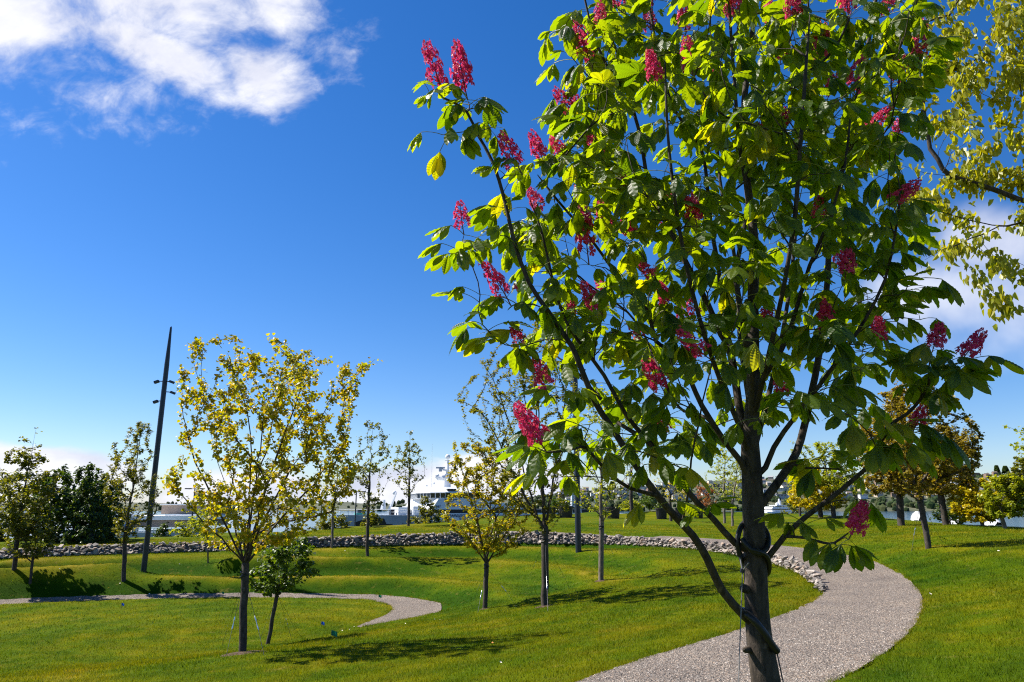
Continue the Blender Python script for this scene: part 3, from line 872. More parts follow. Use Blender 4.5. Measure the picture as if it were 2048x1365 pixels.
def tree(name, label, group, base, D, fork, rows, targets, leaves, leaf_len, kind, trunk_r, seed, leader=0.0, bark_m=None, tip=.0035, droop=.0, bend=.45, extra=(), hang=.5, wr=.5,
         lean=None, clump=1, depth=1.0, span=.7, cat="tree", outer=.55, flowers=0, smooth_n=6, limbs=7, minz=.05, parts=0, spread=.5, limb_paths=()):
    """crown outline given as rows of (image y, left x, right x) at distance D; trunk from base to fork"""
    r = np.random.default_rng(seed)
    if D is None:
        D = gpos(base[0], base[1])[1]
    b0 = at(base[0], base[1], D); b0 = np.array((b0[0], b0[1], float(H(b0[0], b0[1]))))
    root = thing(name, label, cat, b0, group)
    S = Skel(seed)
    fk = at(fork[0], fork[1], D); top_y = min(q[0] for q in rows); bot_y = max(q[0] for q in rows)
    k = max(4, int((fk[2] - b0[2]) / .25))
    tp = [b0 + (fk - b0) * u + np.r_[r.normal(0, .008, 2), 0] * (0 < u < 1) for u in np.linspace(0, 1, k + 1)]
    ids = S.chain(tp, -1, False)
    for q in ids[-2:]: S.ok[q] = True
    if leader > 0:
        L_, R_ = interp_rows(rows, top_y + 8)
        tt = at((L_ + R_) / 2, fork[1] + (top_y - fork[1]) * leader, D)
        kk = max(4, int((tt[2] - fk[2]) / .25))
        S.chain([fk + (tt - fk) * u + np.r_[r.normal(0, .02, 2), 0] for u in np.linspace(0, 1, kk + 1)[1:]], ids[-1])
    lead = []
    for lp in limb_paths:
        W_ = smooth_line([at(q[0], q[1], D + (q[2] if len(q) > 2 else 0)) for q in lp], .2)
        st = int(np.argmin(np.linalg.norm(np.array(S.P) - W_[0], axis=1)))
        W_ = W_[1:] + r.normal(0, .012, (len(W_) - 1, 3))
        lead.append(S.chain(list(W_), st))
    def sample(outerb):
        while True:
            py = r.uniform(top_y, bot_y); L_, R_ = interp_rows(rows, py)
            if r.uniform(0, max(q[2] - q[1] for q in rows)) > (R_ - L_) + 4: continue
            a = r.uniform(0, 2 * math.pi); rad = r.uniform(0, 1) ** outerb
            c = at((L_ + R_) / 2, py, D); h = (R_ - L_) / 2 * D / FPX
            return c + np.array((math.cos(a) * rad * h, math.sin(a) * rad * h * depth, 0))
    tg = [at(e[0], e[1], D + (e[2] if len(e) > 2 else 0)) for e in extra] + [sample(.2) for _ in range(limbs)]
    ends = []
    for q in tg:
        z_ = S.grow(q, .22, bend * .6, droop, .018, .6, minz=minz)
        if z_: ends.append(z_)
    rest = [sample(outer) for _ in range(targets)]
    rest.sort(key=lambda q: np.linalg.norm(q - fk))
    for q in rest:
        z_ = S.grow(q, .16, bend * .7, droop, .014, 1.2, minz=minz)
        if z_: ends.append(z_)
    for z_ in lead:
        ends += [z_[int(len(z_) * .5):]] * 2
    S.radii(tip, 2.3, trunk_r)
    g_ = Geo(); S.tubes(g_, None, 8, 4, 0, .015)
    part("trunk", g_, bark_m or M_bark2, root, True)
    # leaves along the outer part of every shoot
    P = []; A = []; Nn = []
    per = max(1, leaves // max(1, len(ends)))
    for e in ends:
        pts = np.array([S.P[S.par[e[0]]]] + [S.P[i] for i in e]); m = len(pts)
        for _ in range(per // clump):
            u = 1 - span * r.uniform(0, 1) ** 1.3
            f_ = u * (m - 1); i = min(int(f_), m - 2)
            p = pts[i] + (pts[i + 1] - pts[i]) * (f_ - i); d_ = unit(pts[i + 1] - pts[i])
            for _c in range(clump):
                az = r.uniform(0, 2 * math.pi); out = np.array((math.cos(az), math.sin(az), 0.))
                ax = unit(out * .9 + d_ * .5 + np.array((0, 0, -hang * r.uniform(.3, 1.4))))
                P.append(p + r.normal(0, leaf_len * spread, 3)); A.append(ax); Nn.append(np.array((0, 0, 1.)) + r.normal(0, .45, 3))
    leaf_len *= 1.12
    P = np.array(P); Ls = leaf_len * r.uniform(.6, 1.25, len(P))
    A = np.array(A); Nn = np.array(Nn)
    if parts:
        x_, y_, d_ = proj(P); inn_ = (x_ > 0) & (x_ < 2048) & (y_ > 0) & (y_ < 1365)
        od = np.lexsort((d_ / Ls, ~inn_)); sel = od[:parts]
        V, F = leaf_quads(np.zeros((1, 3)), np.array([[1., 0, 0]]), np.array([[0, 0, 1.]]), np.ones(1), wr)
        lg = Geo(); lg.add(V, F); lm = lg.mesh("leaf", [LEAF[kind]])
        for i in sel:
            a = unit(A[i]); nn_ = unit(Nn[i] - a * a.dot(Nn[i])); bb_ = np.cross(nn_, a)
            M4 = Matrix(((a[0], bb_[0], nn_[0], 0), (a[1], bb_[1], nn_[1], 0), (a[2], bb_[2], nn_[2], 0), (0, 0, 0, 1)))
            o = link("leaf", lm, root); o.matrix_local = Matrix.Translation(Vector(P[i] - b0)) @ M4 @ Matrix.Scale(float(Ls[i]), 4)
        kp = np.ones(len(P), bool); kp[sel] = False
        P, A, Nn, Ls = P[kp], A[kp], Nn[kp], Ls[kp]
    V, F = leaf_quads(P, A, Nn, Ls, wr)
    g_ = Geo(); g_.add(V, F, 0)
    if flowers:
        tops = sorted((S.P[e[-1]] for e in ends), key=lambda q: -q[2])
        for q in [tops[int(j)] for j in r.integers(0, len(tops), flowers)]:
            for _ in range(26):
                c = q + np.r_[r.normal(0, .045, 2), abs(r.normal(.02, .012))]
                sz = .011
                g_.add([c + (sz, 0, 0), c + (-sz, 0, 0), c + (0, sz, .004), c + (0, -sz, .004), c + (0, 0, sz)], [(0, 2, 4), (2, 1, 4), (1, 3, 4), (3, 0, 4)], 1)
    part("crown", g_, [LEAF[kind], M_cream], root, False, "stuff")
    TREE_BASES.append((b0, trunk_r))
    return root, b0, S
# ------------------------------------------------------------------ the flowering chestnut in front
M_cleaf = bpy.data.materials.new("chestnut_leaf"); M_cleaf.use_nodes = True
t = NT(M_cleaf.node_tree); b = t.n['Principled BSDF']; o_ = t.n['Material Output']
g = t.add('ShaderNodeNewGeometry'); oi = t.add('ShaderNodeObjectInfo')
r_ = t.m('FRACT', t.m('ADD', oi.outputs['Random'], t.m('MULTIPLY', g.outputs['Random Per Island'], .35)))
c = t.ramp(r_, [(0, (.018, .046, .005)), (.4, (.032, .068, .006)), (.8, (.054, .092, .007)), (1, (.09, .112, .008))])
t.put(b.inputs['Base Color'], c); b.inputs['Roughness'].default_value = .45; b.inputs['Specular IOR Level'].default_value = .4
tr = t.add('ShaderNodeBsdfTranslucent'); t.put(tr.inputs[0], t.mix(1., c, (9.0, 6.2, .4), 'MULTIPLY'))
ms = t.add('ShaderNodeMixShader'); ms.inputs[0].default_value = .54
t.l.new(b.outputs[0], ms.inputs[1]); t.l.new(tr.outputs[0], ms.inputs[2]); t.l.new(ms.outputs[0], o_.inputs[0])
M_stalk = mat("leaf_stalk", (.20, .21, .03), .5)
M_petal = leaf_mat("petal", [(.66, .024, .135), (.50, .012, .085), (.74, .06, .20), (.60, .028, .10), (.80, .16, .25)], (1.25, 1.2, 1.2), .42, .5, .3)
M_throat = mat("petal_throat", (.70, .20, .04), .5)
M_fstalk = mat("flower_stalk", (.13, .035, .02), .6)

def leaflet(geo, org, ang, L, droop0, droop1, wid, rnd, m=0, rows=20, cols=4):
    """toothed, pleated leaflet: rows follow the side veins"""
    us = np.linspace(-1, 1, cols + 1)
    d = np.array((math.cos(ang), math.sin(ang), 0)); side = np.array((-math.sin(ang), math.cos(ang), 0))
    # midrib curve
    n_ = 40; mid = [np.zeros(3)]
    for i in range(n_):
        a = -(droop0 + (droop1 - droop0) * i / n_)
        mid.append(mid[-1] + (d * math.cos(a) + np.array((0, 0, math.sin(a)))) * (L / n_))
    mid = np.array(mid)
    V = []
    foldang = rnd.uniform(.12, .5); tw = rnd.uniform(-.35, .35)
    for i in range(rows + 1):
        v = i / rows
        hw = wid * L * (max(0, math.sin(math.pi * min(1, v ** 1.25 * 1.0))) ** .75) * (1 - .25 * v) + .0012
        if v > .9: hw *= (1 - v) / .1 * .8 + .2
        teeth = 1.0 + (.035 if i % 2 else -.03)
        for u in us:
            sh = min(1.0, v + .13 * abs(u) * (1 - v) * (1 if v > 0 else 0))
            k = sh * n_; j = min(int(k), n_ - 1); p = mid[j] + (mid[j + 1] - mid[j]) * (k - j)
            tdir = unit(mid[j + 1] - mid[j]); up = np.cross(tdir, side)
            w_ = hw * (teeth if abs(u) > .95 else 1.0)
            pl = (.021 / rows if i % 2 else -.021 / rows) * min(1, abs(u) * 2.2) * (1 - .5 * v)
            f_ = foldang * abs(u) * w_ * .9 + pl - .25 * w_ * abs(u) ** 3
            s2 = side * math.cos(tw * v) + up * math.sin(tw * v)
            V.append(org + p + s2 * (u * w_) + up * f_)
    ii = np.arange((rows + 1) * (cols + 1)).reshape(rows + 1, cols + 1)
    F = np.c_[ii[:-1, :-1].ravel(), ii[:-1, 1:].ravel(), ii[1:, 1:].ravel(), ii[1:, :-1].ravel()]
    geo.add(V, F, m)
def compound_leaf(seed, rows=20, cols=4):
    rnd = random.Random(seed); geo = Geo()
    pet = rnd.uniform(.08, .13); rise = rnd.uniform(.0, .35)
    pts = [np.array((pet * u, 0, pet * (rise * u - .25 * u * u))) for u in np.linspace(0, 1, 5)]
    geo.tube(pts, [.0024, .002, .0018, .0018, .002], 4, 1)
    e = pts[-1]
    dr = rnd.uniform(.35, 1.1)
    for k, a in enumerate((0, .62, -.62, 1.3, -1.3)):
        L = (.160, .146, .146, .104, .104)[k] * rnd.uniform(.88, 1.1)
        d0 = dr + rnd.uniform(-.22, .22) - .15; d1 = d0 + rnd.uniform(.3, .8)
        leaflet(geo, e, a + rnd.uniform(-.12, .12), L, d0, min(1.65, d1), rnd.uniform(.18, .22), rnd, 0, rows, cols)
    return geo
LEAFGEO = [compound_leaf(100 + i, 10, 2) for i in range(12)]
LEAFMESH = [g_.mesh("leaf", [M_cleaf, M_stalk], False) for g_ in [compound_leaf(100 + i) for i in range(12)]]

def panicle(seed, nfl=46, L=.17):
    """upright cone of trumpet flowers along a red stalk, z up, base at origin"""
    rnd = np.random.default_rng(seed); geo = Geo()
    bend = rnd.normal(0, .0035, 2)
    ax = [np.array((bend[0] * u * u * 3, bend[1] * u * u * 3, L * u)) for u in np.linspace(0, 1, 7)]
    geo.tube(ax, np.linspace(.0032, .001, 7), 5, 2)
    for i in range(nfl):
        u = .16 + .84 * (i + rnd.uniform(0, 1)) / nfl
        k = u * 6; j = min(int(k), 5); p = ax[j] + (ax[j + 1] - ax[j]) * (k - j)
        a = i * 2.4 + rnd.uniform(-.4, .4); rad = (.040 * (1 - u) ** .75 + .010) * rnd.uniform(.55, 1.15)
        out = np.array((math.cos(a), math.sin(a), rnd.uniform(.15, .7))); out = unit(out)
        q = p + out * rad
        geo.tube([p, q], [.0009, .0009], 3, 2, cap=False)
        fd = unit(out + np.array((0, 0, rnd.uniform(-.5, .2))))
        x = unit(np.cross(fd, (0, 0, 1.))); y = np.cross(x, fd)
        s = rnd.uniform(.75, 1.2) * (.6 + .4 * min(1, (1 - u) * 3))
        b0 = q; b1 = q + fd * .010 * s
        geo.tube([b0, b1], [.0016 * s, .0038 * s], 5, 0, cap=False)
        for m_ in range(5):
            th = m_ * 2 * math.pi / 5 + rnd.uniform(-.3, .3); w_ = x * math.cos(th) + y * math.sin(th); w2 = -x * math.sin(th) + y * math.cos(th)
            l1 = rnd.uniform(.008, .0125) * s
            v0 = b1 + w_ * .003 * s
            geo.add([v0 - w2 * .0022 * s, v0 + w2 * .0022 * s, v0 + w_ * l1 * .75 + fd * .004 * s + w2 * .006 * s, v0 + w_ * l1 * 1.15 + fd * .0015 * s, v0 + w_ * l1 * .75 + fd * .004 * s - w2 * .006 * s],
                    [(0, 1, 2), (0, 2, 3), (0, 3, 4)], 0)
        if rnd.uniform() < .55:
            geo.add([b1 + x * .003 + fd * .001, b1 - x * .003 + fd * .001, b1 + y * .004 + fd * .005], [(0, 1, 2)], 1)
        for q_ in (-.5, .6):
            st_ = b1 + fd * .014 * s + x * q_ * .006; geo.add([b1 + x * .0005, b1 - x * .0005, st_], [(0, 1, 2)], 0)
    return geo.mesh("flower_cluster", [M_petal, M_throat, M_fstalk], False)
PAN = [panicle(i, [58, 72, 48, 40][i % 4]) for i in range(8)]

TD = 3.05
C = Skel(77)
def limb(pts, r0, r1, par=None, lid=1, dd=0.0):
    """pts: (image x, image y, distance offset from the trunk)"""
    W_ = smooth_line([at(p[0], p[1], TD + (p[2] if len(p) > 2 else dd)) for p in pts], .09)
    if par is None:
        st = -1
    else:
        st = int(np.argmin(np.linalg.norm(np.array(C.P) - W_[0], axis=1)))
        W_ = W_[1:]
    rr_ = np.linspace(0, 1, len(W_)) ** .8
    return C.chain(list(W_), st, True, list(r0 + (r1 - r0) * rr_), lid)
base = at(1545, 1365, TD); TB = np.array((base[0] + .01, base[1], float(H(base[0], base[1]))))
tw_ = [TB, TB + (0, 0, .35)] + [at(x, y, TD) for x, y in [(1532, 1365), (1520, 1290), (1514, 1220), (1511, 1140), (1508, 1060), (1504, 960), (1500, 880), (1506, 800), (1506, 661), (1506, 585), (1509, 492), (1500, 412), (1491, 323), (1489, 200), (1500, 108), (1509, 15), (1512, -120), (1518, -330), (1520, -600), (1522, -900)]]
trs = [.075, .066, .057, .0515, .0475, .0455, .0445, .039, .036, .030, .025, .0235, .0215, .018, .016, .0145, .0125, .0105, .009, .007, .005, .003]
W_ = smooth_line(tw_, .08); s0 = np.linalg.norm(np.array(tw_) - tw_[0], axis=1); s1 = np.linalg.norm(W_ - W_[0], axis=1)
C.chain(list(W_), -1, True, list(np.interp(s1, s0, trs)), 0)
zf = at(1510, 1010, TD)[2]
for i in range(len(C.P)):
    if C.P[i][2] < zf: C.ok[i] = False
LIMBS = [
 ([(1505, 1245, 0), (1488, 1232, -.03), (1444, 1181, -.1), (1415, 1119, -.16), (1387, 1073, -.2), (1337, 1019, -.26), (1295, 965, -.3), (1260, 914, -.33), (1220, 850, -.36), (1189, 803, -.38), (1151, 708, -.42), (1135, 680, -.43), (1095, 621, -.45), (1058, 566, -.46), (1028, 483, -.46), (1009, 400, -.45), (986, 326, -.43), (958, 274, -.42), (934, 225, -.4), (912, 208, -.4), (888, 197, -.4)], .0185, .0042),
 ([(1500, 1100, 0), (1469, 1086, -.02), (1428, 1040, -.06), (1394, 1005, -.1), (1362, 966, -.12), (1295, 882, -.16), (1252, 830, -.2), (1208, 751, -.22), (1170, 700, -.24), (1130, 640, -.25), (1105, 560, -.25), (1085, 470, -.25), (1060, 400, -.25)], .015, .004),
 ([(1290, 876, -.16), (1236, 846, -.05), (1208, 807, .02), (1150, 740, .1), (1117, 716, .15)], .009, .004),
 ([(1315, 990, -.28), (1260, 977, -.4), (1216, 945, -.5), (1181, 906, -.58), (1165, 894, -.6), (1133, 902, -.64), (1095, 905, -.68)], .0075, .0035),
 ([(1515, 1125, 0), (1536, 1115, -.02), (1569, 1073, -.06), (1614, 1032, -.1), (1664, 995, -.14), (1705, 961, -.18), (1747, 920, -.22), (1773, 858, -.28), (1814, 828, -.32), (1841, 799, -.35), (1858, 767, -.38), (1858, 735, -.4)], .013, .0045),
 ([(1569, 1073, -.06), (1609, 1076, -.2), (1647, 1086, -.32), (1669, 1086, -.4), (1697, 1066, -.46)], .006, .0035),
 ([(1508, 1020, 0), (1527, 1003, 0), (1581, 928, .05), (1602, 879, .08), (1620, 800, .12), (1640, 700, .16), (1655, 560, .18), (1660, 440, .2), (1677, 363, .2), (1701, 295, .2), (1711, 215, .18), (1726, 132, .16), (1746, 40, .14), (1765, -120, .1), (1780, -300, .1)], .019, .006),
 ([(1506, 800, 0), (1518, 769, .03), (1548, 726, -.05), (1573, 680, -.1), (1588, 634, -.15), (1619, 532, -.22), (1650, 461, -.28), (1668, 409, -.32), (1690, 330, -.35), (1700, 240, -.36)], .013, .0045),
 ([(1500, 860, 0), (1505, 754, -.08), (1493, 692, -.12), (1484, 631, -.16), (1471, 554, -.18), (1475, 523, -.19), (1484, 477, -.2), (1496, 400, -.2), (1480, 300, -.22), (1470, 180, -.24), (1460, 40, -.25), (1450, -150, -.25)], .014, .005),
 ([(1498, 900, 0), (1478, 812, .06), (1462, 708, .1), (1441, 668, .1), (1416, 609, .08), (1379, 538, .06), (1351, 483, .05), (1308, 400, .04), (1291, 338, .03), (1278, 261, .02), (1248, 169, 0), (1223, 148, -.02), (1190, 80, -.03), (1170, 0, -.05)], .017, .005),
 ([(1462, 708, .1), (1447, 615, .22), (1435, 523, .28), (1422, 452, .3), (1408, 317, .3), (1389, 277, .3), (1346, 215, .28), (1320, 120, .26), (1300, 20, .25), (1290, -100, .25)], .012, .005),
 ([(1498, 965, 0), (1482, 924, -.03), (1449, 883, -.06), (1404, 812, -.1), (1382, 763, -.12), (1361, 720, -.14), (1312, 683, -.16), (1296, 622, -.18), (1250, 575, -.2), (1218, 529, -.2), (1178, 474, -.2), (1114, 400, -.2), (1075, 350, -.2)], .014, .004),
 ([(1515, 980, 0), (1548, 895, .0), (1590, 835, -.08), (1640, 770, -.16), (1690, 700, -.22), (1730, 640, -.26), (1770, 560, -.3), (1790, 470, -.32), (1800, 400, -.33)], .012, .004),
 ([(1581, 937, .05), (1647, 937, .0), (1689, 941, -.02)], .005, .003),
 # limbs at the far and near side of the crown
 ([(1506, 930, 0), (1500, 820, .25), (1480, 680, .48), (1470, 520, .62), (1440, 360, .7), (1430, 200, .72), (1420, 40, .72), (1415, -150, .7)], .014, .005),
 ([(1508, 900, 0), (1540, 780, .25), (1570, 640, .45), (1590, 480, .58), (1600, 300, .64), (1610, 130, .66), (1620, -60, .66)], .013, .005),
 ([(1506, 840, 0), (1540, 700, -.2), (1570, 560, -.36), (1590, 430, -.46), (1600, 300, -.52), (1610, 160, -.56), (1620, 30, -.58)], .012, .004),
 ([(1500, 900, 0), (1440, 760, -.22), (1400, 640, -.38), (1370, 520, -.48), (1350, 400, -.55), (1335, 260, -.58), (1330, 120, -.6)], .012, .004),
]
for k, (pts, a, b_) in enumerate(LIMBS):
    limb(pts, a, b_, par=True, lid=k + 1)
PANI = [((888, 197), (848, 68), -.4), ((935, 200), (908, 78), -.38), ((1045, 350), (1000, 268), -.42), ((1090, 330), (1062, 265), -.25), ((1130, 312), (1103, 275), -.2), ((928, 470), (915, 402), -.5), ((1022, 612), (978, 520), -.5), ((1178, 530), (1165, 415), -.28), ((1265, 480), (1245, 430), -.2),
 ((1395, 455), (1378, 385), -.5), ((1185, 135), (1148, 45), -.08), ((1150, 230), (1108, 178), 0), ((1312, 175), (1304, 100), -.55), ((1388, 155), (1370, 78), -.4), ((1205, 318), (1180, 270), -.05), ((1262, 378), (1245, 328), 0), ((1240, 25), (1225, -40), .0), ((1305, 25), (1288, -40), .2), ((1484, 45), (1462, -40), -.3), ((1592, 50), (1580, -25), -.5),
 ((1697, 38), (1690, -35), -.3), ((1782, 172), (1814, 112), -.1), ((1740, 262), (1770, 212), -.2), ((1778, 412), (1838, 362), -.38), ((1425, 722), (1348, 672), -.55), ((1335, 795), (1290, 718), -.5), ((1092, 903), (1033, 812), -.7), ((1098, 792), (1068, 718), -.4), ((1048, 692), (1025, 655), -.4), ((1312, 556), (1283, 533), -.3), ((1342, 612), (1313, 568), -.2),
 ((1290, 682), (1262, 640), .1), ((1535, 655), (1533, 595), .2), ((1566, 802), (1556, 755), .1), ((1660, 665), (1640, 600), -.3), ((1752, 692), (1762, 635), -.35), ((1863, 708), (1884, 648), -.42), ((1918, 728), (1968, 662), -.44), ((1697, 1080), (1734, 1008), -.5), ((1826, 865), (1846, 812), -.35), ((1520, 285), (1526, 240), -.2), ((1636, 452), (1642, 395), -.1),
 ((1332, 872), (1318, 828), -.1), ((1217, 468), (1198, 405), .05), ((1148, 640), (1140, 600), .05), ((1690, 560), (1700, 500), -.4), ((1560, 130), (1570, 70), .3), ((1655, 200), (1665, 150), .2)]
rnd = np.random.default_rng(21)
clusters = []   # (tip, direction, has flower, leaf count)
for (bp, tp, dd) in PANI:
    a = at(*bp, TD + dd); b_ = at(*tp, TD + dd - .04)
    clusters.append((a, b_ - a, True, 2 if bp == (1697, 1080) else 5))
# shoots that carry leaves only, with known places round the outline
for x, y, dd, nl in [(955, 215, -.38, 5), (985, 255, -.36, 4), (885, 270, -.42, 4), (925, 500, -.5, 5), (985, 470, -.45, 4), (960, 590, -.5, 3), (965, 650, -.5, 5), (1010, 690, -.46, 4), (1020, 420, -.4, 4), (1060, 450, -.3, 4), (1120, 560, -.3, 5), (1150, 620, -.4, 4), (1080, 520, -.3, 4),
    (1110, 955, -.5, 5), (1130, 870, -.6, 4), (1180, 850, -.55, 4), (1230, 900, -.5, 3), (1285, 905, -.5, 4), (1335, 925, -.5, 4), (1390, 880, -.45, 4), (1320, 1010, -.4, 2), (1400, 1030, -.35, 2), (1250, 790, -.3, 4), (1200, 700, -.3, 4), (1340, 830, -.3, 4),
    (1612, 1050, -.25, 3), (1580, 1050, -.15, 2), (1672, 1092, -.42, 2), (1640, 915, 0, 4), (1690, 930, -.05, 4), (1750, 890, -.3, 4), (1790, 860, -.35, 5), (1830, 770, -.42, 5), (1880, 740, -.45, 5), (1920, 760, -.48, 5), (1810, 900, -.4, 4), (1720, 1000, -.2, 2),
    (1790, 720, -.3, 4), (1770, 640, -.3, 5), (1820, 560, -.34, 5), (1800, 500, -.3, 5), (1800, 590, -.3, 4), (1840, 640, -.3, 2), (1770, 450, -.3, 5), (1730, 540, -.2, 5), (1740, 350, -.15, 5), (1790, 330, -.3, 3), (1800, 220, -.15, 5), (1850, 90, -.25, 5), (1820, 40, -.2, 5), (1790, 120, -.1, 4), (1760, 60, 0, 5),
    (1120, 60, -.05, 5), (1140, 110, -.05, 5), (1150, 190, 0, 5), (1130, 260, 0, 4), (1170, 300, 0, 4)]:
    p = at(x, y, TD + dd); clusters.append((p, unit(p - at(1500, 900, TD)) + np.array((0, 0, .4)), False, nl))
poly = np.array([(1120, -900), (1090, -300), (1110, 0), (1140, 120), (1150, 250), (1110, 330), (1050, 420), (1010, 540), (1060, 680), (1140, 790), (1220, 900), (1350, 930), (1440, 850), (1560, 890), (1640, 840), (1720, 850), (1760, 760), (1790, 600), (1800, 450), (1800, 300), (1830, 200), (1850, 60), (1880, -300), (1850, -900)], float)
tries = 0; fill = []
while len(fill) < 430 and tries < 34000:
    tries += 1
    x = rnd.uniform(1020, 1860); y = rnd.uniform(-880, 930) if tries % 3 == 0 else rnd.uniform(-20, 900)
    if not inside(np.array([x]), np.array([y]), poly)[0]: continue
    xc = 1490 + 40 * (y < 300); q = (x - xc) / 430.; hd = .95 * math.sqrt(max(0.05, 1 - q * q))
    dd = rnd.uniform(-.75, 1.0) * hd
    p = at(x, y, TD + dd)
    if min(np.linalg.norm(p - c_[0]) for c_ in clusters + fill) < ((.10 if y < 480 else (.15 if y < 680 else .21)) if y > 0 else .27): continue
    fill.append((p, unit(p - at(1500, 900, TD)) + np.array((0, 0, .5)), bool(rnd.uniform() < (.35 if y < 0 else (.13 if y < 650 else 0))), int(rnd.integers(3, 6))))
clusters += fill
order = sorted(range(len(clusters)), key=lambda i: np.linalg.norm(clusters[i][0] - at(1505, 900, TD)))
leaves_T = []; flowers_T = []
for i in order:
    tip, d_, fl, nl = clusters[i]
    ids = C.grow(tip, .06, .42, 0, .006, .8, minz=-.05)
    d_ = unit(d_)
    grown = unit(C.P[ids[-1]] - C.P[C.par[ids[-1]]]) if ids else d_
    if fl:
        q_ = Vector((0, 0, 1)).rotation_difference(Vector(d_)); L = np.linalg.norm(clusters[i][1])
        ln = L / .17 if clusters[i][1] is not None and L < .45 else 1.0
        ln = min(1.5, max(.55, ln)) if i < len(PANI) else rnd.uniform(.7, 1.1)
        M4 = Matrix.Translation(Vector(tip)) @ q_.to_matrix().to_4x4() @ Matrix.Rotation(rnd.uniform(0, 6.28), 4, 'Z') @ Matrix.Diagonal((min(.92, ln * .4 + .38),) * 2 + (ln, 1))
        flowers_T.append((M4, int(rnd.integers(0, 8))))
    a0 = rnd.uniform(0, 6.28)
    for k in range(nl):
        back = 0.0 if k < 2 else (.03 if k < 4 else .07)
        p = tip - grown * back
        az = a0 + k * math.pi + (k // 2) * math.pi / 2 + rnd.uniform(-.4, .4)
        out = np.array((math.cos(az), math.sin(az)))
        if d_[2] < .9 and rnd.uniform() < .5:
            out = unit(np.r_[out + unit(d_[:2]) * .7, 0])[:2]; az = math.atan2(out[1], out[0])
        sc = rnd.uniform(.42, .70) if rnd.uniform() < .4 else rnd.uniform(.66, 1.0) * (.9 if nl <= 2 else 1) * min(1.0, max(.72, .25 + .75 * p[1] / TD))
        M4 = Matrix.Translation(Vector(p)) @ Matrix.Rotation(az, 4, 'Z') @ Matrix.Rotation(rnd.uniform(-.55, .25), 4, 'Y') @ Matrix.Rotation(rnd.uniform(-.5, .5), 4, 'X') @ Matrix.Scale(sc, 4)
        leaves_T.append((M4, int(rnd.integers(0, 12)), sc))
C.radii(.0022, 2.6)
R_ = C.R.copy()
chest = thing("chestnut_tree", "young red-flowering chestnut with big toothed leaves growing beside the gravel path", "tree", TB)
for lid in range(len(LIMBS) + 1):
    g_ = Geo()
    C.tubes(g_, lambda i: C.limb[i] == lid, 14 if lid == 0 else 9, 5, 0, .006)
    part("trunk" if lid == 0 else "branch", g_, M_bark, chest, True)
# knots on the trunk
g_ = Geo()
for x, y, s_ in [(1487, 1178, .016), (1527, 1283, .012), (1491, 1300, .012)]:
    p = at(x, y, TD - .02)
    g_ = Geo(); g_.tube([p + (.02, .01, 0), p + (-.006, -.012, .002), p + (-.014, -.02, .006)], [s_ * 1.3, s_, s_ * .4], 8)
    part("knot", g_, M_bark, chest, True)
ctr = np.array([np.array(M4.translation) for M4, _, _ in leaves_T]); X, Y, D_ = proj(ctr)
inn = (X > -20) & (X < 2068) & (Y > -40) & (Y < 1385)
rank = sorted(range(len(leaves_T)), key=lambda i: (0 if inn[i] else 1, D_[i] / leaves_T[i][2]))
offT = Matrix.Translation(-Vector(TB)); g_ = Geo()
for n_, i in enumerate(rank):
    M4, k, _ = leaves_T[i]
    if n_ < 300:
        o = link("leaf", LEAFMESH[k], chest); o.matrix_local = offT @ M4
    else:
        R3 = np.array(M4.to_3x3()); T3 = np.array(M4.translation)
        V = np.concatenate(LEAFGEO[k].V) @ R3.T + T3; n0 = g_.n
        g_.V.append(V); g_.n += len(V)
        for F, m_ in zip(LEAFGEO[k].F, LEAFGEO[k].M):
            g_.F.append(F + n0); g_.M.append(m_)
part("inner_leaves", g_, [M_cleaf, M_stalk], chest, False, "stuff")
for M4, k in flowers_T:
    o = link("flower_cluster", PAN[k], chest); o.matrix_local = offT @ M4
print("chestnut leaves", len(leaves_T), "flowers", len(flowers_T), "clusters", len(clusters))
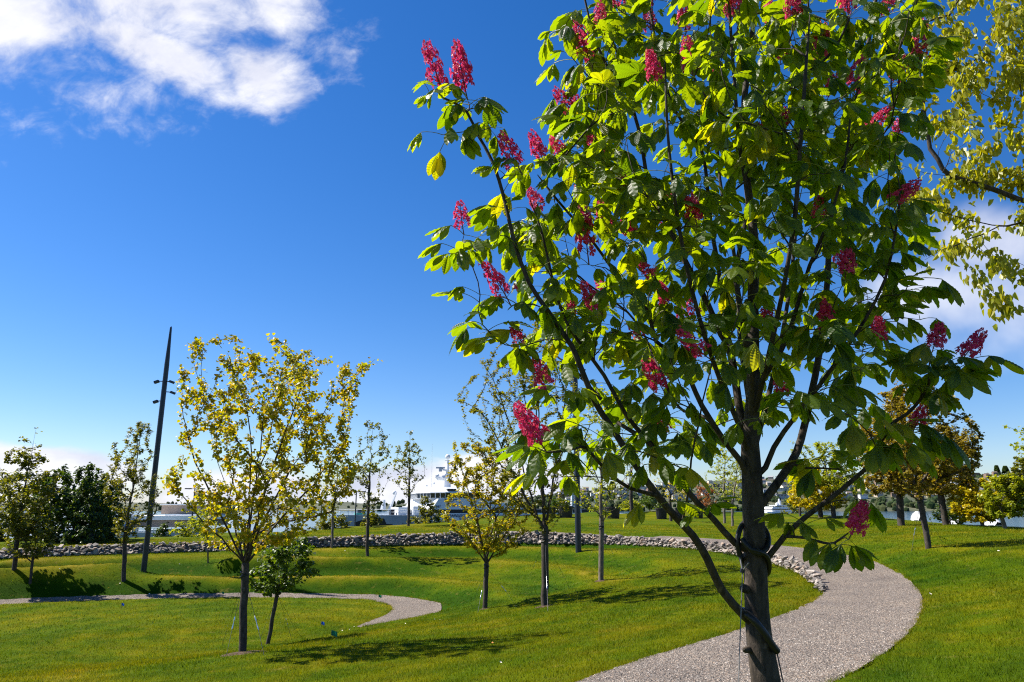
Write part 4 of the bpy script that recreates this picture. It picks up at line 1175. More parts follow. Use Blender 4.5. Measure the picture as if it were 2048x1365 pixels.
# ------------------------------------------------------------------ the park's other trees and shrubs
G1 = "young trees planted on the grass terraces"
G2 = "trees along the grass ridge"
G3 = "trees at the park's edge"
T = {}
def tr_(key, *a, **k): T[key] = tree(*a, **k)
tr_('T1', "flowering_tree", "spreading yellow-leaved tree with flat cream blooms on the bank beside the oval lawn", None, (485, 1306), None, (491, 1130),
    [(692, 390, 620), (720, 375, 735), (760, 365, 715), (850, 370, 700), (900, 375, 690), (950, 345, 715), (1010, 375, 695), (1050, 400, 640), (1090, 440, 560)], 360, 13500, .06, 'dogwood', .076, 3, limbs=0, spread=.75, limb_paths=[
     [(491, 1130), (455, 1060, -.2), (430, 1005, -.3), (400, 945, -.4), (377, 880, -.4), (364, 810, -.4), (368, 762, -.4)],
     [(491, 1130), (470, 1050, .2), (452, 980, .4), (432, 905, .5), (416, 840, .6), (402, 780, .6), (384, 702, .6)],
     [(492, 1128), (498, 1010, -.1), (503, 910, -.2), (495, 825, -.3), (472, 760, -.4), (455, 706, -.4)],
     [(493, 1128), (505, 1000, .1), (520, 900, .2), (532, 800, .3), (546, 735, .3), (553, 690, .3)],
     [(493, 1128), (520, 1020, -.2), (546, 930, -.5), (576, 850, -.7), (600, 780, -.8), (612, 712, -.8)],
     [(493, 1128), (528, 1042, .1), (568, 965, .1), (612, 890, .1), (652, 822, 0), (692, 770, 0), (750, 720, 0)],
     [(494, 1128), (540, 1065, -.3), (590, 1005, -.5), (642, 965, -.6), (700, 935, -.6), (727, 936, -.6)],
     [(489, 1130), (442, 1080, -.5), (402, 1040, -.8), (370, 1000, -1), (340, 968, -1.1)],
     [(491, 1130), (500, 1050, .6), (515, 960, 1.1), (540, 870, 1.4), (560, 790, 1.5), (575, 740, 1.5)],
     [(492, 1130), (485, 1060, -.6), (470, 980, -1.1), (455, 900, -1.4), (450, 830, -1.5)],
     [(493, 1128), (550, 1050, .5), (610, 985, .9), (660, 930, 1.1), (690, 880, 1.1)]],
    flowers=22, hang=.9, bark_m=M_bark2, bend=.42, tip=.0045, outer=.42, wr=.55, span=.6)
tr_('T2', "deciduous_tree", "small leaning tree with glossy dark green leaves close behind the yellow spreading tree", None, (535, 1289), None, (560, 1165),
    [(1062, 540, 600), (1100, 510, 630), (1150, 500, 634), (1185, 508, 560)], 130, 3400, .075, 'shade', .05, 4, hang=.6, outer=.5)
tr_('T3', "deciduous_tree", "low vase-shaped tree with yellow-green leaves right beside the tip of the lower gravel path", None, (970, 1218), None, (973, 1128),
    [(885, 925, 960), (920, 890, 1040), (980, 895, 1060), (1040, 885, 1072), (1090, 930, 1040), (1108, 955, 1005)], 280, 10500, .064, 'dogwood', .072, 5, limbs=2, limb_paths=[[(973, 1128), (945, 1085, -.2), (912, 1045, -.3), (887, 1032, -.3)], [(973, 1128), (955, 1050, .2), (930, 960, .4), (908, 888, .5)], [(973, 1128), (978, 1040, -.1), (988, 950, -.2), (1005, 898, -.3)], [(973, 1128), (1003, 1080, .2), (1040, 1025, .3), (1070, 985, .3)], [(973, 1128), (985, 1060, .5), (1010, 990, .9), (1025, 920, 1.)], [(973, 1128), (960, 1070, -.5), (950, 1000, -.9), (955, 930, -1.)]], hang=.5, bend=.4, tip=.005, outer=.45, extra=[(908, 885), (1020, 895), (890, 1035), (1070, 1010)])
tr_('T4', "deciduous_tree", "tall tree with steep upswept branches and tiny olive leaves below the stone wall", None, (1090, 1213), None, (1090, 1075),
    [(645, 1020, 1110), (720, 965, 1150), (800, 915, 1160), (880, 935, 1160), (960, 985, 1150), (1040, 1040, 1130), (1065, 1065, 1112)], 330, 14500, .055, 'hornbeam', .10, 6, limbs=3, limb_paths=[[(1090, 1075), (1062, 990, -.2), (1030, 880, -.4), (1000, 790, -.5), (965, 720, -.6)], [(1090, 1060), (1045, 985, .2), (1005, 900, .4), (965, 830, .5), (918, 800, .5)], [(1090, 1040), (1082, 900, .3), (1070, 760, .5), (1040, 660, .5)], [(1091, 1050), (1112, 930, .2), (1128, 820, .3), (1140, 720, .4)], [(1090, 1050), (1078, 930, -.5), (1050, 800, -.9), (1030, 700, -1)], [(1091, 1060), (1110, 960, -.5), (1135, 860, -.8), (1150, 770, -.9)]], leader=.9, hang=.1, bend=.55, bark_m=M_bark2, tip=.004, outer=.5, minz=.5, extra=[(915, 800), (960, 720), (930, 775), (1020, 660), (975, 760)])
tr_('T5', "deciduous_tree", "slender tree with half-bare pale branches and light green tufts, standing beside the tall upswept tree", None, (1202, 1162), None, (1203, 1052),
    [(770, 1170, 1240), (840, 1130, 1285), (920, 1125, 1290), (1000, 1150, 1260), (1040, 1185, 1225)], 170, 3200, .07, 'spring', .085, 7, leader=.9, hang=.5, bark_m=M_bark3, span=.4, minz=.4, extra=[(1250, 990, -.5), (1130, 1000, .4)])
tr_('T6', "deciduous_tree", "slim young tree with thin leaves on the terrace before the ship's grey bow", G1, (735, 1113), None, (735, 1056),
    [(842, 725, 765), (880, 710, 785), (930, 700, 790), (990, 715, 775), (1040, 728, 745)], 100, 1500, .09, 'olive', .075, 8, leader=.97, hang=.6, span=.45, minz=.5, bark_m=M_bark2)
tr_('T7', "deciduous_tree", "slim young tree with thin leaves on the grass ridge before the ship's white bridge", G1, (817, 1049), 44, (818, 1008),
    [(862, 812, 830), (900, 786, 850), (950, 780, 855), (990, 800, 835)], 90, 1300, .105, 'olive', .085, 9, leader=.97, hang=.6, span=.45, minz=.5, bark_m=M_bark2)
tr_('T8', "deciduous_tree", "upright feathery tree on the terrace right beside the dark leaning light pole", None, (247, 1162), None, (250, 1080),
    [(845, 265, 305), (880, 238, 303), (940, 212, 315), (1000, 215, 325), (1060, 222, 300), (1078, 240, 265)], 230, 6500, .072, 'hornbeam', .085, 10, leader=.92, hang=.2, minz=.4)
tr_('T9', "small_tree", "little bushy tree with a slanted thin trunk on the lower terrace at the left", None, (60, 1168), None, (66, 1112),
    [(1030, 50, 85), (1060, 22, 105), (1090, 15, 112), (1112, 35, 90)], 120, 2500, .075, 'olive', .05, 11, hang=.4)
tr_('T10', "deciduous_tree", "olive-leaved tree with tall bare shoots standing on the terrace beneath the stone wall", None, (28, 1140), None, (36, 1065),
    [(900, 30, 72), (930, 5, 100), (980, -20, 112), (1040, -10, 100), (1068, 10, 80)], 200, 4600, .095, 'olive', .085, 12, hang=.5, extra=[(72, 858), (42, 876), (82, 890), (26, 900)])
tr_('T11', "deciduous_tree", "dense dark round-crowned tree behind the stone wall", None, (140, 1090), 38, (142, 1070),
    [(935, 110, 200), (965, 75, 222), (1020, 75, 235), (1070, 85, 230), (1088, 110, 215)], 240, 7000, .15, 'dark', .16, 13, hang=.5, outer=.4)
tr_('T11b', "deciduous_tree", "dark spreading tree behind the olive tree with tall bare shoots", None, (40, 1093), 42, (40, 1065),
    [(945, -30, 70), (990, -60, 100), (1050, -60, 100), (1085, -40, 80)], 170, 6000, .15, 'olive', .15, 14, hang=.5, outer=.4)
tr_('T11c', "evergreen_tree", "dark pointed evergreen rising out of the dense broadleaf tree behind the wall", None, (180, 1089), 36.5, (181, 1060),
    [(925, 178, 184), (980, 160, 204), (1040, 135, 225), (1084, 122, 238)], 200, 6000, .12, 'dark', .12, 15, leader=.97, hang=.9, outer=.4, minz=-.4, wr=.35)
tr_('T11d', "deciduous_tree", "olive-green leafy tree between the dark evergreen and the upright feathery tree", None, (222, 1086), 40, (222, 1055),
    [(945, 200, 240), (985, 190, 250), (1040, 185, 250), (1070, 195, 240)], 120, 2600, .12, 'olive', .09, 16, hang=.4)
tr_('T12', "young_sapling", "thin staked sapling on the terrace behind the yellow spreading tree", None, (416, 1127), None, (417, 1086),
    [(1010, 395, 435), (1050, 390, 445), (1080, 400, 435)], 40, 420, .08, 'spring', .035, 17, leader=.8)
tr_('T13', "young_sapling", "thin grey-stemmed sapling just above the stone wall before the ship's bow", None, (665, 1072), 36.5, (666, 1020),
    [(915, 665, 695), (960, 645, 705), (1010, 650, 690)], 60, 700, .08, 'spring', .06, 18, leader=.9, bark_m=M_bark3)
for key, lab, bx, D, rows, kind, n, sd in [
    ('S1', "light green bushy shrub growing against the ship's white front wall", (850, 1046), 47, [(992, 846, 858), (1020, 828, 882), (1045, 812, 900)], 'olive', 1700, 30),
    ('S2', "green shrub at the ridge below the pointed tip of the grey bow", (660, 1058), 44, [(1022, 645, 678), (1042, 632, 696), (1057, 630, 702)], 'olive', 1300, 31),
    ('S3', "small green shrub at the foot of the slim tree before the bow", (742, 1053), 44, [(1028, 735, 755), (1050, 722, 768)], 'olive', 700, 32),
    ('S4', "little dark conifer before the blue quay building", (325, 1078), 50, [(1044, 323, 328), (1060, 313, 338), (1077, 305, 344)], 'dark', 900, 33),
    ('S5', "yellow-green feathery shrub right of the quay building", (378, 1078), 46, [(1036, 360, 408), (1058, 342, 420), (1077, 350, 420)], 'spring', 1500, 34),
    ('S6', "dark green rounded shrub behind the black tubs on the ridge", (1110, 1022), 56, [(994, 1100, 1125), (1010, 1090, 1135), (1021, 1090, 1135)], 'shade', 900, 35),
    ('S7', "light green shrub on the ridge behind the half-bare slim tree", (1262, 1022), 57, [(1000, 1250, 1275), (1012, 1242, 1285), (1021, 1242, 1285)], 'spring', 700, 36),
    ('S8', "broad dark green bush on the ridge between the two bare-trunked trees", (1300, 1022), 58, [(988, 1290, 1312), (1004, 1272, 1332), (1021, 1268, 1336)], 'shade', 1300, 37),
    ('S9', "mid green bush low behind the ridge near the white yacht", (1585, 1030), 62, [(1000, 1570, 1600), (1016, 1560, 1612), (1029, 1560, 1614)], 'olive', 900, 38),
    ('S10', "dark bush behind the ridge below the bronze tree's crown", (1900, 1046), 40, [(1005, 1880, 1915), (1025, 1865, 1930), (1045, 1862, 1935)], 'dark', 1000, 39)]:
    tr_(key, "shrub", lab, None, bx, D, (bx[0], bx[1] - 3), rows, 60, n, .11, kind, .05, sd, hang=.3, cat="shrub", limbs=10)
tr_('R1', "deciduous_tree", "bronze and gold leaved tree with a leaning trunk on the path's outer bank", None, (1857, 1097), None, (1838, 985),
    [(762, 1800, 1850), (800, 1745, 1900), (850, 1718, 1940), (900, 1722, 1950), (950, 1745, 1930), (985, 1790, 1890)], 330, 16000, .075, 'bronze', .085, 50, hang=.4, outer=.45, tip=.005, bark_m=M_bark2, extra=[(1950, 860), (1720, 850), (1945, 905), (1800, 750)])
tr_('R2', "deciduous_tree", "golden-bronze tree with a thick straight trunk on the ridge", None, (1801, 1039), 36, (1799, 985),
    [(810, 1765, 1815), (860, 1725, 1830), (930, 1712, 1835), (990, 1745, 1830)], 230, 11000, .10, 'bronze', .17, 51, hang=.4, outer=.45, tip=.007)
tr_('R3', "deciduous_tree", "dark reddish-bronze tree on the ridge behind the leaning bronze tree", None, (1891, 1043), 33, (1882, 992),
    [(860, 1845, 1925), (910, 1825, 1950), (960, 1825, 1945), (992, 1850, 1920)], 230, 10000, .095, 'bronze', .14, 52, hang=.4, outer=.45, tip=.007)
tr_('R4', "deciduous_tree", "bright yellow tree on the ridge with a thick low crown right of the yacht", None, (1641, 1029), 47, (1638, 1000),
    [(940, 1598, 1640), (965, 1585, 1680), (1000, 1578, 1690), (1018, 1600, 1670)], 180, 7500, .12, 'yellow', .16, 53, hang=.5, outer=.4)
tr_('R5', "deciduous_tree", "tall yellow-green tree with forked grey limbs on the ridge beside the bright yellow one", None, (1667, 1029), 46, (1664, 985),
    [(880, 1630, 1700), (930, 1600, 1725), (980, 1620, 1705)], 150, 4600, .11, 'spring', .15, 54, hang=.5)
tr_('R6', "deciduous_tree", "thin pale-trunked tree with sparse light leaves on the ridge", None, (1716, 1031), 45, (1711, 975),
    [(870, 1690, 1740), (930, 1680, 1755), (985, 1692, 1738)], 80, 1300, .10, 'spring', .09, 55, hang=.5, bark_m=M_bark3)
tr_('R7', "deciduous_tree", "bright yellow bushy tree behind the ridge below the hillside houses", None, (1965, 1052), 32, (1962, 1035),
    [(955, 1940, 1990), (985, 1905, 2020), (1020, 1900, 2020), (1042, 1925, 2000)], 190, 8500, .095, 'yellow', .08, 56, hang=.4, bark_m=M_bark3)
tr_('R8', "deciduous_tree", "yellow-green tree with white slanting stems at the end of the ridge", None, (2010, 1055), 30, (2002, 1030),
    [(950, 1980, 2040), (990, 1965, 2060), (1030, 1980, 2050)], 170, 6000, .09, 'spring', .08, 57, hang=.4, bark_m=M_bark3, extra=[(2025, 940), (2040, 930)])
tr_('R9', "deciduous_tree", "taller olive-green tree behind the white-stemmed tree at the ridge's end", None, (2075, 1060), 30, (2070, 1020),
    [(915, 2030, 2080), (960, 2010, 2120), (1020, 2020, 2120)], 170, 6000, .09, 'olive', .09, 58, hang=.4)
tr_('R10', "young_sapling", "slim light-trunked tree on the ridge just behind the chestnut's trunk", None, (1449, 1047), None, (1448, 1000),
    [(890, 1430, 1470), (940, 1405, 1495), (990, 1420, 1480)], 90, 1300, .09, 'spring', .08, 59, leader=.8, bark_m=M_bark3)
tr_('R11', "young_sapling", "second slim pale-trunked tree on the ridge close behind the chestnut's trunk", None, (1465, 1053), None, (1465, 1005),
    [(905, 1450, 1500), (950, 1440, 1520), (1000, 1450, 1490)], 80, 1200, .08, 'spring', .07, 60, leader=.8, bark_m=M_bark3)
tr_('R12', "young_sapling", "slim dark-trunked tree with a few yellow leaves on the ridge left of the chestnut", None, (1342, 1043), None, (1340, 1000),
    [(930, 1320, 1370), (965, 1305, 1390), (1000, 1320, 1370)], 70, 600, .09, 'yellow', .10, 61, hang=.4)
tr_('R13', "bare_tree", "bare reddish-brown tree on the ridge behind the half-bare slim tree", None, (1264, 1022), 52, (1262, 990),
    [(900, 1240, 1290), (940, 1230, 1305), (985, 1245, 1285)], 90, 130, .08, 'rust', .13, 62, leader=.8)
tr_('R14', "small_tree", "small rust-orange leaved tree behind the ridge left of the chestnut trunk", None, (1410, 1026), 55, (1411, 1012),
    [(965, 1398, 1425), (990, 1385, 1440), (1012, 1388, 1436)], 80, 1100, .10, 'rust', .09, 63)
tr_('R15', "deciduous_tree", "light green tree on the ridge left of the tall yellow-green one", None, (1600, 1028), 52, (1600, 1000),
    [(880, 1580, 1620), (930, 1560, 1640), (985, 1575, 1630)], 90, 1500, .11, 'spring', .09, 64)
tr_('Z1', "deciduous_tree", "big tree with long narrow yellow-green hanging leaves reaching over from the right", None, (2420, 1300), 9.0, (2400, 900),
    [(-260, 1900, 2500), (0, 1805, 2420), (150, 1790, 2400), (300, 1800, 2380), (430, 1850, 2360), (560, 1970, 2350)], 230, 14000, .098, 'zelkova', .13, 70, leader=.9, hang=1.8, wr=.28, spread=.75, outer=.75, tip=.0035, depth=.7, parts=300, span=.4, limbs=12, minz=-.3,
    extra=[(1800, 330), (1845, 180), (1850, 520, -1), (1990, 590, -1), (1870, 420), (1830, 60), (1900, 500, -.6), (2010, 610, -1.), (1780, 390), (1940, 130), (1960, 250, -1.2), (1900, 30)])
tr_('Z2', "deciduous_tree", "olive-yellow tree reaching a thin twig in from beyond the right edge", None, (2260, 1120), 16, (2240, 1000),
    [(780, 2080, 2380), (860, 2050, 2420), (950, 2080, 2400)], 90, 1800, .07, 'spring', .08, 71, extra=[(2012, 852), (2030, 895)], minz=-.3)
# ------------------------------------------------------------------ water and the far shore
M_water = bpy.data.materials.new("sea_water"); M_water.use_nodes = True
t = NT(M_water.node_tree); b = t.n['Principled BSDF']
b.inputs['Base Color'].default_value = (.02, .05, .075, 1); b.inputs['Roughness'].default_value = .12
g = t.add('ShaderNodeNewGeometry'); bn = t.add('ShaderNodeBump'); bn.inputs['Strength'].default_value = .4; bn.inputs['Distance'].default_value = .3
t.put(bn.inputs['Height'], t.noise(g.outputs['Position'], .35, 5, .6)); t.l.new(bn.outputs[0], b.inputs['Normal'])
g_ = Geo(); g_.add([(-6000, 62, SEA), (6000, 62, SEA), (6000, 7000, SEA), (-6000, 7000, SEA)], [(0, 1, 2, 3)])
tag(link("water", g_.mesh("water", M_water)), "blue bay behind the park", None, None, "structure")
M_hill = mat("hillside_soil", (.035, .05, .022), .95, noise=(.02, (.10, .10, .06), .35, .65))
crest = [(-900, 1009), (-300, 1008), (600, 1007), (1000, 1002), (1100, 992), (1200, 980), (1300, 972), (1450, 964), (1560, 960), (1650, 956), (1750, 954), (1850, 958), (1950, 952), (2048, 944), (2300, 935), (2700, 945), (3600, 960)]
cpx = np.array([c_[0] for c_ in crest]); cpy = np.array([c_[1] for c_ in crest])
HPX = np.linspace(-900, 3600, 240); HU = np.linspace(0, 1.6, 22)
hr = np.random.default_rng(4); bump_ = hr.normal(0, 1, 240); bump_ = np.convolve(bump_, np.ones(5) / 5, 'same')
def hill(px, u):
    y = np.interp(px, cpx, cpy); D = 1500 + 650 * u
    cz = float(at(px, y, 2150)[2]); x = (px - 1024) / FPX * D * (CP)
    r = ray(px, y); x = r[0] / r[1] * D
    s = min(u, 1.0); z = SEA - 1 + (cz - SEA + 1) * (s ** .85) - max(0, u - 1) * 70
    return np.array((x, D, z))
V = np.array([[hill(p, u) + np.array((0, 0, bump_[i] * 5 * min(1, u))) for u in HU] for i, p in enumerate(HPX)])
ii = np.arange(240 * 22).reshape(240, 22); g_ = Geo()
g_.add(V.reshape(-1, 3), np.c_[ii[:-1, :-1].ravel(), ii[1:, :-1].ravel(), ii[1:, 1:].ravel(), ii[:-1, 1:].ravel()])
tag(link("hillside", g_.mesh("hillside", M_hill, True)), "built-up wooded hillside across the bay", None, None, "structure")
M_wood = leaf_mat("far_wood", [(.016, .032, .014), (.028, .05, .016), (.04, .055, .02), (.05, .06, .022)], (1, 1, 1), .1, .8, .1)
bm = bmesh.new(); bmesh.ops.create_icosphere(bm, subdivisions=1, radius=1)
IV = np.array([v.co[:] for v in bm.verts]); IF = np.array([[v.index for v in f.verts] for f in bm.faces]); bm.free()
g_ = Geo()
for i in range(3000):
    px = hr.uniform(-800, 2700) if i % 4 == 0 else hr.uniform(1020, 2120); u = hr.uniform(0.0, 1.04) ** .9
    p = hill(px, u); s_ = hr.uniform(2.2, 5.5) * (1.5 if u < .2 else 1.)
    g_.add(IV * (s_ * hr.uniform(.8, 1.2), s_, s_ * hr.uniform(.8, 1.5)) * hr.uniform(.75, 1.25, (len(IV), 1)) + p + (0, 0, s_ * .5), IF)
tag(link("hillside_wood", g_.mesh("hillside_wood", M_wood)), "dark green trees massed between the houses on the far hillside", "wood", None, "stuff")
HW = [("white", (.72, .71, .68)), ("grey", (.36, .37, .38)), ("tan", (.46, .38, .29)), ("cream", (.62, .57, .46)), ("blue-grey", (.25, .30, .36)), ("brown", (.22, .15, .11))]
HRF = [(.10, .10, .11), (.16, .12, .10), (.28, .28, .29), (.08, .085, .09)]
M_pane = mat("dark_glass", (.015, .02, .028), .12, 0, .6)
hm = []
for k, (nm, c_) in enumerate(HW):
    for k2 in range(2):
        g_ = Geo(); a, d, h = (6.2, 5., 5.6) if k2 == 0 else (8.5, 5., 4.4)
        g_.box((0, 0, h / 2 - 4), (a, d, h / 2 + 4), 0)
        if k2 == 0:
            g_.add([(-a - .5, -d - .5, h), (a + .5, -d - .5, h), (a + .5, d + .5, h), (-a - .5, d + .5, h), (-a - .5, 0, h + 3.2), (a + .5, 0, h + 3.2)], [(0, 1, 5, 4), (2, 3, 4, 5)], 1)
            g_.add([(-a, -d, h), (-a, d, h), (-a, 0, h + 3.), (a, -d, h), (a, d, h), (a, 0, h + 3.)], [(0, 1, 2), (3, 5, 4)], 0)
        else:
            g_.box((0, 0, h + .35), (a + .6, d + .6, .3), 1)
        for wx in (-.6, 0, .6):
            g_.box((wx * a, -d - .04, h * .62), (a * .16, .06, .75), 2)
        hm.append((nm, k2, g_.mesh("hillside_house", [mat("house_wall_" + nm, c_, .8), mat("house_roof", HRF[(k + k2) % 4], .8), M_pane])))
placed = []
for i in range(1600):
    if len(placed) >= 175: break
    px = hr.uniform(1120, 2080); u = hr.uniform(.22, .99)
    if any(abs(px - q[0]) < 11 and abs(u - q[1]) < .07 for q in placed): continue
    placed.append((px, u)); p = hill(px, u); nm, k2, me = hm[int(hr.integers(0, len(hm)))]
    o = link("hillside_house", me); o.location = p + np.array((0, 0, 3.5 + 2.5 * u)); o.rotation_euler = (0, 0, hr.normal(0, .3)); sc_ = hr.uniform(.85, 1.4); o.scale = (sc_,) * 3
    tag(o, nm + (" gabled" if k2 == 0 else " flat-roofed") + " house among trees on the hillside across the bay", "house", nm + (" gabled" if k2 == 0 else " flat-roofed") + " hillside houses")
def small_conifer(p, h, w_, seed, label, group, mat_=None):
    r = np.random.default_rng(seed); root = thing("conifer_tree", label, "tree", p, group)
    g1 = Geo(); g1.tube([p, p + np.array((0, 0, h * .4))], [h * .02, h * .015], 5); part("trunk", g1, M_bark2, root)
    P = []; A = []
    for _ in range(500):
        u = r.uniform(0, 1) ** .8; a = r.uniform(0, 6.28); rd = w_ * (1 - u) ** .8 * r.uniform(.3, 1)
        P.append(p + np.array((math.cos(a) * rd * .5, math.sin(a) * rd * .5, h * (.08 + .92 * u)))); A.append((math.cos(a), math.sin(a), -.3))
    V, F = leaf_quads(np.array(P), np.array(A), np.tile((0, 0, 1.), (500, 1)), np.full(500, w_ * .5), .5)
    g1 = Geo(); g1.add(V, F); part("crown", g1, mat_ or LEAF['dark'], root, False, "stuff")
for i, (px, hh, ww) in enumerate([(1572, 34, 15), (1597, 26, 13), (1615, 20, 14), (1652, 24, 12), (1915, 18, 14), (1995, 26, 12), (2012, 22, 14), (1225, 22, 16), (1880, 16, 13)]):
    p = hill(px, 1.0); small_conifer(p, hh, ww, 90 + i, "dark conifer standing out on the skyline of the far hillside", "conifers on the far skyline")

# ------------------------------------------------------------------ the moored ship
M_white = mat("ship_white", (.66, .68, .70), .45, noise=(.5, (.56, .58, .61), .45, .75))
M_hull = mat("hull_grey", (.26, .31, .37), .5, noise=(.7, (.20, .25, .31), .4, .7))
M_black = mat("ship_black", (.008, .009, .012), .5)
M_navy = mat("letter_navy", (.012, .016, .03), .5)
M_green = mat("winch_green", (.05, .35, .28), .5)
M_red = mat("emblem_red", (.30, .03, .04), .5)
M_rust = mat("rust", (.22, .09, .03), .9)
YAW = math.radians(20)
SA = np.array((math.cos(YAW), math.sin(YAW), 0)); SPv = np.array((-math.sin(YAW), math.cos(YAW), 0))
SO = at(673, 1030, 112); SO = np.array((SO[0], SO[1], 0))
def S3(s, t_, z): return SO + SA * s + SPv * t_ + np.array((0, 0, z))
def sw(poly): return [tuple((SO + SA * s + SPv * t_)[:2]) for s, t_ in poly]
ship = thing("fishing_ship", "large white and grey fishing ship moored behind the grass ridge, bow to the left", "ship", S3(20, 0, SEA))
def zpx(y, D=118): return float(at(1024, y, D)[2])
deck = zpx(1030.5, 112)
sec = [(0, .25), (3, 2.0), (7, 4.6), (12, 6.6), (18, 7.2), (50, 7.2), (62, 6.8)]
g_ = Geo(); zs = [SEA - 1, SEA + 1.2, SEA + 1.25, deck - 2.6, deck]; fl = [.55, .62, .62, .86, 1.0]; rk = [6.5, 5.0, 5.0, 1.8, 0]
rings = []
for z, f_, k_ in zip(zs, fl, rk):
    rings.append([S3(s * (62 - k_) / 62 + k_, -h * (f_ if s < 16 else 1), z) for s, h in sec] + [S3(s * (62 - k_) / 62 + k_, h * (f_ if s < 16 else 1), z) for s, h in sec[::-1]])
m_ = len(rings[0])
for a in range(4):
    V = rings[a] + rings[a + 1]; g_.add(V, [(i, (i + 1) % m_, m_ + (i + 1) % m_, m_ + i) for i in range(m_)], 1 if a == 0 else 0)
c_ = np.mean(rings[-1], axis=0); g_.add(rings[-1] + [c_], [(i, (i + 1) % m_, m_) for i in range(m_)], 0)
hull = part("hull", g_, [M_hull, M_black], ship)
def hullpt(s, z):
    """point on the near hull side"""
    f_ = np.interp(z, zs, fl); k_ = np.interp(z, zs, rk); s0 = (s - k_) * 62 / (62 - k_)
    h = np.interp(s0, [q[0] for q in sec], [q[1] for q in sec]); return S3(s, -h * (f_ if s < 16 else 1) - .06, z)
def hullpatch(pts, m, name):
    g1 = Geo(); P = [hullpt(s, z) for s, z in pts]; c = np.mean(P, axis=0); n_ = len(P)
    g1.add(P + [c], [(i, (i + 1) % n_, n_) for i in range(n_)]); return part(name, g1, m, hull)
hullpatch([(2.6, deck - 1.1), (4.2, deck - .55), (6.6, deck - .5), (7.0, deck - 1.3), (7.8, deck - 1.35), (8.6, deck - 2.6), (3.4, deck - 2.6)], M_black, "anchor_pocket")
hullpatch([(1.6, deck - 1.75), (8.6, deck - 1.9), (11.5, deck - 2.3), (12, deck - 2.8), (2.0, deck - 2.8)], M_black, "boot_stripe")
for s_ in (11.3, 12.5):
    hullpatch([(s_ + .18 * math.cos(a), deck - 1.2 + .18 * math.sin(a)) for a in np.linspace(0, 6.28, 10)[:-1]], M_black, "fairlead")
    hullpatch([(s_ - .06, deck - 1.4), (s_ + .07, deck - 1.4), (s_ + .04, deck - 2.1)], M_rust, "rust_streak")
# deckhouse: near wall at t=-7
def block(name, poly, z0, z1, m, parent=ship, poly2=None):
    g1 = Geo(); g1.prism(sw(poly), z0, z1, 0, sw(poly2) if poly2 else None); return part(name, g1, m, parent)
z_ = {k: zpx(y) for k, y in dict(a=1047, b=1038, c=1026, d=1019, e=999, f=997, g=988, h=986.5, i=977).items()}
low = block("main_deckhouse", [(14, -7), (44, -7), (44, 7), (12.6, 7)], deck - 1.5, z_['c'], M_white)
block("dark_band", [(14.3, -6.9), (43, -6.9), (43, 6.9), (13.2, 6.9)], z_['c'], z_['d'], M_black)
mid = block("upper_deckhouse", [(13.2, -7.05), (30, -7.05), (30, 7), (11.8, 7)], z_['d'], z_['e'], M_white, ship, [(14.2, -7.05), (21.2, -7.05), (21.2, 7), (12.8, 7)])
br = [(12.6, 5.5), (12.2, -1.5), (13.4, -5.2), (15.2, -7.3), (20.6, -7.3), (21.6, -6), (21.6, 6)]
def shrink(p, s, dx=0): c = np.mean(p, axis=0); return [tuple(c + (np.array(q) - c) * s + (dx, 0)) for q in p]
block("bridge_floor", shrink(br, .97), z_['e'], z_['f'], M_white)
wh = block("window_band", shrink(br, .985), z_['f'], z_['g'], M_pane, ship, br)
n_ = len(br)
for i in range(n_ - 1):
    a = np.array(shrink(br, 1.0)[i]); b_ = np.array(shrink(br, 1.0)[i + 1]); L_ = np.linalg.norm(b_ - a); k_ = max(2, int(L_ / .85))
    for q in range(k_ + 1):
        p = a + (b_ - a) * q / k_; p = np.mean(br, axis=0) + (p - np.mean(br, axis=0)) * 1.0
        g1 = Geo(); g1.tube([S3(p[0], p[1], z_['f'] - .02), S3(*(np.mean(br, axis=0) + (p - np.mean(br, axis=0)) * 1.015), z_['g'] + .02)], .07, 4); part("window_post", g1, M_white, wh)
rf = block("bridge_roof", shrink(br, 1.06), z_['g'], z_['h'], M_white)
block("roof_house", shrink(br, .98), z_['h'], z_['i'], M_white, rf, shrink(br, .66))
block("searchlight_box", [(15.6, -7.0), (17, -7.0), (17, -6.0), (15.6, -6.0)], zpx(984), zpx(980), M_black, rf)
# masts and aerials
mast = Geo(); mb = S3(19, 0, 0); mb[2] = 0
def mp_(x, y, D=121): return at(x, y, D)
mast.tube([mp_(895, 978), mp_(895, 948)], [.55, .45], 8); mast.tube([mp_(895, 950), mp_(896.5, 920)], [.28, .16], 8); mast.tube([mp_(899, 975), mp_(899.5, 945)], [.12, .1], 6)
mo = part("mast", mast, M_white, ship)
for nm, geo_ in (("crosstree", [((880, 938), (896, 943), .16), ((896, 937), (905, 936), .07), ((896, 931), (904, 930), .06), ((890, 921), (897, 921), .09)]),):
    for a, b_, r_ in geo_:
        g1 = Geo(); g1.tube([mp_(*a), mp_(*b_)], r_, 5); part(nm, g1, M_white, mo)
def ball(p, r_, name, parent, m=None):
    g1 = Geo(); a = np.linspace(0, math.pi, 8); g1.tube([p + np.array((0, 0, -math.cos(q) * r_)) for q in a], [max(.02, math.sin(q) * r_) for q in a], 12); part(name, g1, m or M_white, parent, True)
ball(mp_(895.5, 914), .42, "radome", mo); ball(mp_(867.5, 967.5), .22, "radome", ship); ball(mp_(853, 972), .2, "radome", ship); ball(mp_(789, 986, 124), .35, "radome", ship)
g1 = Geo(); g1.box(mp_(881, 936), (.75, .12, .12)); part("radar_bar", g1, M_hull, mo)
g1 = Geo(); g1.box(mp_(881, 940), (.25, .2, .3)); part("radar_motor", g1, M_hull, mo)
